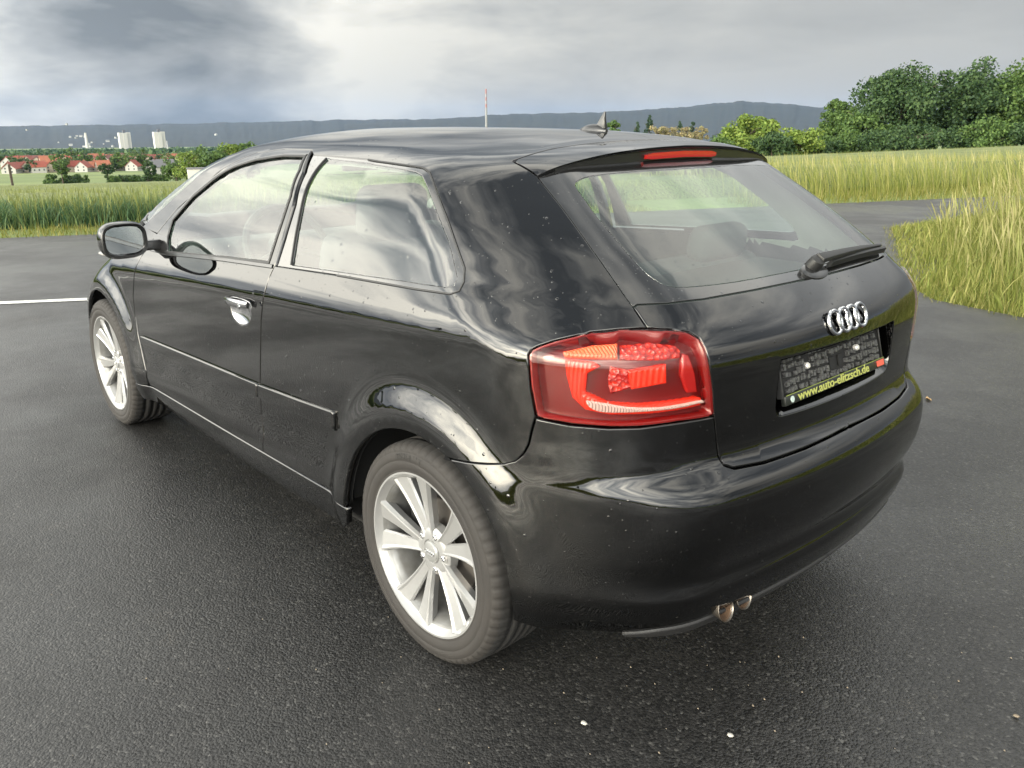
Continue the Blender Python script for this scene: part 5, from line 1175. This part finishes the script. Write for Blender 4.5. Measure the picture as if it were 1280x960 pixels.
# ------------------------------------------------------------------ village, towers, hills
ROOFC = [mat('roof_red', (.26, .065, .040), .8, noise=(.6, .6, (.18, .050, .035))), mat('roof_orange', (.30, .105, .055), .8, noise=(.6, .6, (.22, .08, .045))), mat('roof_dark', (.15, .060, .050), .8), mat('roof_grey', (.12, .12, .125), .8)]
WALLC = [mat('wall_white', (.40, .39, .36), .85), mat('wall_cream', (.30, .255, .20), .85), mat('wall_grey', (.30, .30, .285), .85)]
M_PANE = mat('far_pane', (.05, .06, .07), .2)
def house_mesh(w, l, he, hr):
    wall = MB().add([(-w/2, -l/2, -2), (w/2, -l/2, -2), (w/2, l/2, -2), (-w/2, l/2, -2), (-w/2, -l/2, he), (w/2, -l/2, he), (w/2, l/2, he), (-w/2, l/2, he), (0, -l/2, he+hr*.97), (0, l/2, he+hr*.97)],
                    [(0, 1, 5, 8, 4), (2, 3, 7, 9, 6), (1, 2, 6, 5), (3, 0, 4, 7)]).mesh('wall', smooth=False)
    o = .5; t = .25; rf = MB(); k = hr/(w/2)
    for s in (-1, 1):
        e = (s*(w/2+o), he-k*o); rf.add([(e[0], -l/2-o, e[1]), (0, -l/2-o, he+hr), (0, l/2+o, he+hr), (e[0], l/2+o, e[1]), (e[0], -l/2-o, e[1]+t), (0, -l/2-o, he+hr+t), (0, l/2+o, he+hr+t), (e[0], l/2+o, e[1]+t)],
                                         [(0, 1, 2, 3), (4, 7, 6, 5), (0, 4, 5, 1), (3, 2, 6, 7), (0, 3, 7, 4), (1, 5, 6, 2)])
    win = MB()
    for sx in (-1, 1):
        for yy in np.linspace(-l/2+1.6, l/2-1.6, max(2, int(l/3))): win.box((sx*(w/2+.02), yy, he*.5), (.1, 1.1, 1.3))
    for sy in (-1, 1):
        for xx in (-w*.22, w*.22):
            for zz in (he*.45, he*1.05): win.box((xx, sy*(l/2+.02), zz), (1.0, .1, 1.3))
    ch = MB().box((w*.12, l*.15, he+hr), (.7, .7, 1.8)).mesh('chimney', smooth=False)
    return wall, rf.mesh('roof', smooth=False), win, ch
def village():
    rs = random.Random(21); kits = [house_mesh(*a) for a in ((8.5, 11, 4.2, 4.4), (9.5, 15, 4.4, 4.8), (8, 10, 5.4, 4.2), (10, 22, 4.4, 4.6))]
    wm = []
    for k in kits: wm.append(None)
    rows = [(5, 385, 3, 0, 0, 1.35), (26, 392, 1, 0, 1, 1.35), (47, 398, 0, 0, 0, .3), (58, 392, 1, 1, 1, 1.3), (88, 398, 1, 0, 1, 1.25), (103, 405, 0, 2, 0, .25), (113, 392, 0, 1, 0, .2), (129, 420, 0, 1, 0, .15), (143, 400, 2, 0, 0, .1), (154, 398, 2, 0, 0, .2), (170, 430, 1, 0, 0, 1.35),
            (193, 392, 2, 3, 0, .15), (203, 386, 2, 3, 0, .2), (191, 300, 2, 3, 0, .25), (219, 440, 1, 2, 0, 1.3), (249, 450, 1, 0, 1, 1.3), (12, 470, 3, 1, 1, 1.4), (36, 478, 3, 1, 1, 1.4), (52, 500, 2, 1, 1, .2), (128, 520, 1, 2, 0, 1.2), (152, 540, 1, 1, 1, 1.1), (178, 560, 1, 0, 0, .3), (238, 640, 1, 3, 2, 1.2), (251, 660, 1, 3, 0, 1.2), (270, 600, 2, 0, 0, .3), (284, 560, 1, 0, 1, 1.2),
            (16, 400, 1, 0, 1, 1.2), (38, 384, 2, 0, 0, .2), (70, 420, 1, 0, 0, 1.3), (82, 388, 2, 0, 1, .3), (96, 384, 1, 0, 0, 1.25), (121, 385, 2, 1, 1, .2), (160, 388, 1, 0, 0, 1.2), (4, 440, 1, 0, 1, 1.3), (24, 445, 1, 0, 0, 1.3), (44, 450, 1, 1, 1, 1.3), (64, 460, 1, 0, 1, 1.2), (84, 455, 1, 0, 0, 1.3), (104, 450, 2, 1, 0, .3), (124, 460, 1, 0, 1, 1.2), (146, 450, 2, 0, 0, .2), (164, 470, 1, 1, 0, 1.2), (184, 480, 1, 0, 1, 1.2), (204, 470, 2, 0, 0, .3), (228, 500, 1, 0, 0, 1.2)]
    rq = random.Random(77)
    rows += [(2+8.2*i+rq.uniform(-3, 3), rq.uniform(500, 760), rq.choice((0, 1, 1, 2, 3)), rq.choice((0, 0, 1, 1, 2)), rq.choice((0, 1, 1)), rq.choice((.2, 1.25, 1.3))) for i in range(30)]
    labs = {0: 'red', 1: 'orange', 2: 'dark red', 3: 'grey'}; wl = {0: 'white', 1: 'cream', 2: 'grey'}
    for i, (px, d, k, rc, wc, rz) in enumerate(rows):
        x, y = bearing(px, d); H = bpy.data.objects.new('house', None); COL.objects.link(H); H.location = (x, y, float(terrain(x, y))); H.rotation_euler = (0, 0, rz+math.radians(-12)); sk = .50 if d < 480 else .72; H.scale = (sk, sk, sk*.92)
        wa, ro, wi, ch = kits[k]
        def inst(nm, me, m):
            me2 = me if not len(me.materials) or me.materials[0] == m else me.copy()
            if len(me2.materials): me2.materials[0] = m
            else: me2.materials.append(m)
            o = bpy.data.objects.new(nm, me2); COL.objects.link(o); o.parent = H; return o
        w_ = inst('wall', wa, WALLC[wc]); r_ = inst('roof', ro, ROOFC[rc])
        c_ = bpy.data.objects.new('chimney', ch); COL.objects.link(c_); c_.parent = r_
        if not len(ch.materials): ch.materials.append(ROOFC[2])
        n = len(wi.v)//8
        if not hasattr(wi, 'cache'):
            wi.cache = []
            for j in range(n):
                b = MB(); b.v = wi.v[8*j:8*j+8]; b.f = [tuple(q-8*j for q in f) for f in wi.f[6*j:6*j+6]]; me = b.mesh('window', smooth=False); me.materials.append(M_PANE); wi.cache.append(me)
        for me in wi.cache:
            o = bpy.data.objects.new('window', me); COL.objects.link(o); o.parent = H
        tag(H, 'small %s-roofed village house with %s walls beyond the wheat field' % (labs[rc], wl[wc]), 'house', 'village houses %s roof %s walls' % (labs[rc], wl[wc]))
    # white flat-roofed shed by the tree clump
    x, y = bearing(252, 128); z = float(terrain(x, y)); S = bpy.data.objects.new('shed', None); COL.objects.link(S); S.location = (x, y, z+.1); S.rotation_euler = (0, 0, math.radians(70))
    MB().box((0, 0, .95), (5.2, 2.6, 2.1)).build('wall', WALLC[0], S, bevel=.03); MB().box((0, 0, 2.06), (5.4, 2.8, .1)).build('roof', ROOFC[3], S)
    for q in (-1.7, 0, 1.7): MB().box((q, -1.32, .9), (.06, .05, 1.9)).build('wall_rib', WALLC[2], S)
    tag(S, 'white flat-roofed shed at the edge of the wheat, half behind the car', 'shed')
    # wooden post at the field edge
    x, y = bearing(2, 120); MB().box((x, y, float(terrain(x, y))+1.2), (.25, .25, 3.4)).build('post', M_BARK); tag(bpy.data.objects['post'], 'weathered wooden post standing in the wheat', 'post')
    # trees among the houses
    kt = [tree_kit(h, w, c, 700, .9, 500+i, 22, base=.1) for i, (h, w, c) in enumerate(((8, 8, 'dark'), (9, 9, 'mid'), (7, 9, 'dark'), (11, 8, 'mid')))]
    spots = [(30, 384), (66, 386), (78, 400), (100, 420), (137, 395), (147, 392), (163, 410), (172, 395), (186, 404), (206, 410), (212, 396), (120, 440), (94, 470), (60, 520), (20, 540), (8, 560), (42, 560), (110, 560), (135, 600), (160, 620), (190, 600), (205, 560), (222, 520), (232, 480), (243, 520), (262, 500), (272, 470), (290, 500), (228, 420), (240, 415), (150, 470), (84, 520), (14, 430), (142, 440), (176, 470)]
    for i, (px, d) in enumerate(spots):
        x, y = bearing(px, d); place_tree(kt[i % 4], x, y, float(terrain(x, y))-.5, 'leafy tree standing among the village houses', 'trees among the village houses', 'village_tree', rs.uniform(.7, 1.15), i*.9)
    # wooded valley floor behind the village, reads as one mass
    r = np.random.default_rng(9); V = []; F = []; b = 0; nq = 26000
    px = r.uniform(-60, 760, nq); d = 800+r.uniform(0, 1, nq)**1.4*1400; P = np.array([bearing(a, e) for a, e in zip(px, d)]); z = terrain(P[:, 0], P[:, 1])
    cl = np.sin(P[:, 0]*.021)*np.sin(P[:, 1]*.017)+np.sin(P[:, 0]*.06+P[:, 1]*.05)*.5; keep = cl > -.35; P, z, d = P[keep], z[keep], d[keep]; n = len(P)
    hgt = r.uniform(0, 1, n)*(4+2.5*np.sin(P[:, 0]*.13)*np.sin(P[:, 1]*.11)); C = np.stack([P[:, 0], P[:, 1], z+hgt], 1); nr = r.normal(0, 1, (n, 3))+[0, 0, .6]; nr /= np.linalg.norm(nr, axis=1, keepdims=True); u = np.cross(nr, r.normal(0, 1, (n, 3))); u /= np.linalg.norm(u, axis=1, keepdims=True); v = np.cross(nr, u); sz = (r.uniform(2.0, 4.5, n)*(d/900)**.35)[:, None]
    me = mesh_np('w', np.stack([C-u*sz, C-v*sz*.7, C+u*sz, C+v*sz*.7], 1).reshape(-1, 3), np.arange(4*n).reshape(n, 4)); stuff('valley_woods', [(me, LEAF['dark'])], 'dark woods filling the valley behind the village', 'woods')
    # far pale buildings strewn over the wooded slope
    fk = house_mesh(12, 20, 8, 4); bl = MB().box((0, 0, 6), (40, 14, 16)).mesh('block', smooth=False)
    for i in range(24):
        if i < 16: px, py, d = rs.gauss(108, 22), rs.uniform(168, 186), 2900
        else: px, py, d = rs.uniform(10, 440), rs.uniform(152, 188), 3000
        x, y = bearing(px, d); z = row_z(px, py, d); H = bpy.data.objects.new('far_house', None); COL.objects.link(H); H.location = (x, y, z-4); H.rotation_euler = (0, 0, rs.uniform(0, 3)); H.scale = [rs.uniform(.25, .5)]*3
        for nm, me, m in (('wall', fk[0], WALLC[2]), ('roof', fk[1], ROOFC[3])):
            if not len(me.materials): me.materials.append(m)
            o = bpy.data.objects.new(nm, me); COL.objects.link(o); o.parent = H
        tag(H, 'tiny pale building on the far wooded slope', 'house', 'pale buildings on the far slope')
M_TOWER = mat('tower_panel', (.42, .41, .38), .8); M_TOWD = mat('tower_recess', (.08, .08, .085), .8)
def towers():
    for px, top, d, lab in ((153.5, 165.5, 2000, 'pale high-rise tower near the white buildings on the slope'), (197, 164.5, 1900, 'pale high-rise tower standing beside a thin grey mast')):
        x, y = bearing(px, d); zt = row_z(px, top, d); zb = float(terrain(x, y))-2; h = zt-zb; w = 17*d/FPX*.72; T = bpy.data.objects.new('high_rise_tower', None); COL.objects.link(T); T.location = (x, y, zb); a = math.atan2(y-CAM_P[1], x-CAM_P[0])+math.pi/2; T.rotation_euler = (0, 0, a+.25)
        for k, (cx, cy, ww, hh) in enumerate(((-.33, -.08, .30, 1.), (0, .05, .34, .97), (.33, -.04, .30, .985))):
            c = MB().box((cx*w, cy*w, h*hh/2), (ww*w, .55*w, h*hh)).build('tower_wing', M_TOWER, T)
            for q in (-.22, .22): MB().box((cx*w+q*ww*w, cy*w-.277*w, h*hh*.5), (ww*w*.20, .02*w, h*hh*.94)).build('balcony_column', M_TOWD, c)
        MB().box((0, 0, h*.97+3), (w*.22, w*.22, 5)).build('roof_hut', M_TOWD, T); tag(T, lab, 'tower', 'high-rise towers in the valley')
    # striped chimney above the roof line
    d = 2600; x, y = bearing(608, d); zt = row_z(608, 111, d); zb = -70; C = bpy.data.objects.new('chimney_stack', None); COL.objects.link(C); C.location = (x, y, zb); h = zt-zb
    mr = mat('stack_red', (.22, .09, .07), .8); mw = mat('stack_pale', (.20, .195, .185), .8); ks = [0, .70, .755, .81, .865, .92, 1.]
    for k in range(6):
        f0, f1 = ks[k], ks[k+1]; r0, r1 = 4.4-2.2*f0, 4.4-2.2*f1; MB().tube([(0, 0, h*f0), (0, 0, h*f1)], [r0, r1], 14).build('stack_band', mr if k % 2 else mw, C)
    tag(C, 'tall slender banded chimney rising above the car roof', 'chimney')
    d = 2700; x, y = bearing(105, d); zt = row_z(105, 166, d); zb = row_z(105, 186, d); MB().tube([(x, y, zb), (x, y, zt)], [5, 3], 10).build('slope_mast', WALLC[0]); tag(bpy.data.objects['slope_mast'], 'slim white mast among the pale buildings on the slope', 'mast')
    d = 1700; x, y = bearing(206, d); zt = row_z(206, 176, d); MB().tube([(x, y, float(terrain(x, y))), (x, y, zt)], [1.4, .8], 8).build('thin_mast', WALLC[2]); tag(bpy.data.objects['thin_mast'], 'thin grey mast standing beside one high-rise tower', 'mast')
M_HILL = mat('hill_forest', (.004, .0075, .0070), .95, noise=(.012, .9, (.009, .014, .010)), )
def hills():
    def ridge(name, knots, d0, d1, zb, seed, m):
        r = np.random.default_rng(seed); px = 640+FPX*np.tan(np.linspace(math.atan((knots[0][0]-640)/FPX), math.atan((knots[-1][0]-640)/FPX), 700)); py = np.interp(px, [k[0] for k in knots], [k[1] for k in knots]); j = np.convolve(r.normal(0, 1, 760), np.ones(5)/5, 'same')[30:730]; rows = []
        for f in np.linspace(0, 1, 16):
            d = d0+(d1-d0)*f; P = np.array([bearing(a, d) for a in px]); zr = np.array([row_z(a, b, d1) for a, b in zip(px, py)]); z = zb+(zr-zb)*(f**1.15)+r.normal(0, .8, 700)*(f > 0)*(f < .99)+j*3.5*f; rows.append(np.stack([P[:, 0], P[:, 1], z], 1))
        P = np.array([bearing(a, d1+900) for a in px]); rows.append(np.stack([P[:, 0], P[:, 1], np.full(700, zb)], 1))
        V = np.array(rows); k = len(rows); i = np.arange(k*700).reshape(k, 700); link(name, mesh_np(name, V.reshape(-1, 3), np.stack([i[:-1, :-1], i[:-1, 1:], i[1:, 1:], i[1:, :-1]], -1).reshape(-1, 4), False), m, kind='structure')
    ridge('wooded_hills', [(-6500, 172), (-4000, 166), (-900, 159), (-300, 158), (0, 157.5), (100, 156.5), (200, 155.5), (320, 152.5), (420, 150), (520, 149), (560, 148.5), (640, 147), (760, 150), (900, 156)], 2700, 4600, -86, 1, M_HILL)
    ridge('far_hill', [(430, 156), (540, 149), (640, 142.5), (740, 140.5), (800, 137.5), (850, 134), (900, 128.5), (935, 126.5), (985, 130), (1035, 134.5), (1100, 141), (1300, 146), (1700, 150), (2300, 152), (5000, 165), (8000, 172)], 2600, 3900, -80, 2, M_HILL)
village(); towers(); hills()

# ------------------------------------------------------------------ trees behind the photographer, mirrored in the paint
def back_trees():
    kt = [tree_kit(9, 8, 'dark', 1500, .7, 700, 30), tree_kit(12, 5, 'fir', 1500, .7, 710, 40, True), tree_kit(7, 8, 'mid', 1500, .7, 720, 28)]
    labs = ['dark broadleaf tree at the edge of the open field behind the photographer', 'pointed conifer at the edge of the open field behind the photographer', 'rounded green tree at the edge of the open field behind the photographer']
    for i, (az, d) in enumerate(((26, 240), (33, 260), (42, 210), (47, 250), (55, 200), (60, 230), (72, 260), (84, 240), (97, 280), (112, 230), (128, 250), (150, 220), (172, 210), (-170, 230), (-152, 240))):
        a = math.radians(az); x, y = d*math.cos(a), d*math.sin(a); place_tree(kt[(i*2) % 3], x, y, -.2, labs[(i*2) % 3], 'trees behind the photographer %d' % ((i*2) % 3), 'field_tree', .8+.05*(i % 5), i)
back_trees()

# ------------------------------------------------------------------ small litter on the asphalt
M_PEB = [mat('pebble_pale', (.36, .345, .31), .7), mat('pebble_tan', (.16, .13, .095), .8), mat('dry_leaf', (.42, .27, .12), .7)]
def litter():
    def gp(px, py):
        d = CR*((px-640)/FPX)+CU*((480-py)/FPX)+CF; k = -CAM_P[2]/d[2]; return CAM_P[0]+d[0]*k, CAM_P[1]+d[1]*k
    rs = random.Random(5)
    def stone(i, sz, m):
        mb = MB(); r = random.Random(i); secs = []
        for f, k in ((-.5, .55), (-.1, 1.), (.25, .85), (.5, .35)): secs.append([(sz*k*.5*math.cos(a)*(1+r.uniform(-.2, .2)), sz*k*.4*math.sin(a)*(1+r.uniform(-.2, .2)), sz*.35*f+sz*.15) for a in np.linspace(0, 2*math.pi, 7, endpoint=False)])
        return mb.loft(secs)
    big = [((913, 921), .017, 0, 'pale round pebble on the asphalt below the twin exhaust'), ((730, 906), .019, 0, 'flat pale stone chip on the asphalt behind the rear wheel'), ((1270, 897), .016, 1, 'tan pebble alone on the open asphalt')]
    for i, ((px, py), sz, m, lab) in enumerate(big):
        x, y = gp(px, py); o = stone(i, sz, m).build('pebble', M_PEB[m], angle=3.); o.location = (x, y, .003); tag(o, lab, 'pebble')
    for i, (px, py) in enumerate(((1140, 498), (1118, 566), (1160, 500))):
        x, y = gp(px, py); L = .085 if i < 2 else .06; V = [(-L/2, 0, .012), (-L*.2, L*.16, .004), (L*.2, L*.18, .010), (L/2, .01, .006), (L*.2, -L*.15, .014), (-L*.2, -L*.17, .004), (0, 0, .004)]
        me = MB().add(V+[(a, b, c-.003) for a, b, c in V], [(0, 1, 6), (1, 2, 6), (2, 3, 6), (3, 4, 6), (4, 5, 6), (5, 0, 6), (7, 13, 8), (8, 13, 9), (9, 13, 10), (10, 13, 11), (11, 13, 12), (12, 13, 7)]).mesh('dry_leaf', smooth=False)
        o = link('dry_leaf', me, M_PEB[2], loc=(x, y, .002), rot=(0, 0, i*1.1)); tag(o, 'curled brown dry leaf on the asphalt beside the rear bumper', 'leaf', 'dry leaves beside the bumper')
    n = 60; V = []; F = []
    for i in range(n):
        px, py = rs.gauss(820, 220), rs.uniform(770, 955)
        if i % 3 == 0: px, py = rs.uniform(20, 1270), rs.uniform(560, 955)
        x, y = gp(px, py); s = rs.uniform(.0012, .0036); b = len(V); V += [(x-s, y, .002), (x, y+s*.8, .002), (x+s, y, .003), (x, y-s*.7, .002), (x, y, .002+s)]; F += [(b, b+1, b+4), (b+1, b+2, b+4), (b+2, b+3, b+4), (b+3, b, b+4)]
    me = bpy.data.meshes.new('grit'); me.from_pydata(V, [], F); o = link('grit', me, M_PEB[1], kind='stuff'); tag(o, 'fine tan grit scattered over the asphalt behind the car', 'grit')
litter()

# ------------------------------------------------------------------ haze over the valley
def haze():
    m, nt, b = nodes('haze_air'); nt.nodes.remove(b); v = nt.nodes.new('ShaderNodeVolumePrincipled'); v.inputs['Color'].default_value = (.34, .58, 1., 1); v.inputs['Density'].default_value = HAZE; v.inputs['Anisotropy'].default_value = .0
    nt.links.new(v.outputs[0], nt.nodes['Material Output'].inputs['Volume'])
    o = MB().box((0, 0, 10), (13000, 13000, 330)).build('haze', m, None, kind='stuff', smooth=False); tag(o, 'thin bluish haze over the valley and far hills', 'haze')
HAZE = .000027
if HAZE: haze()
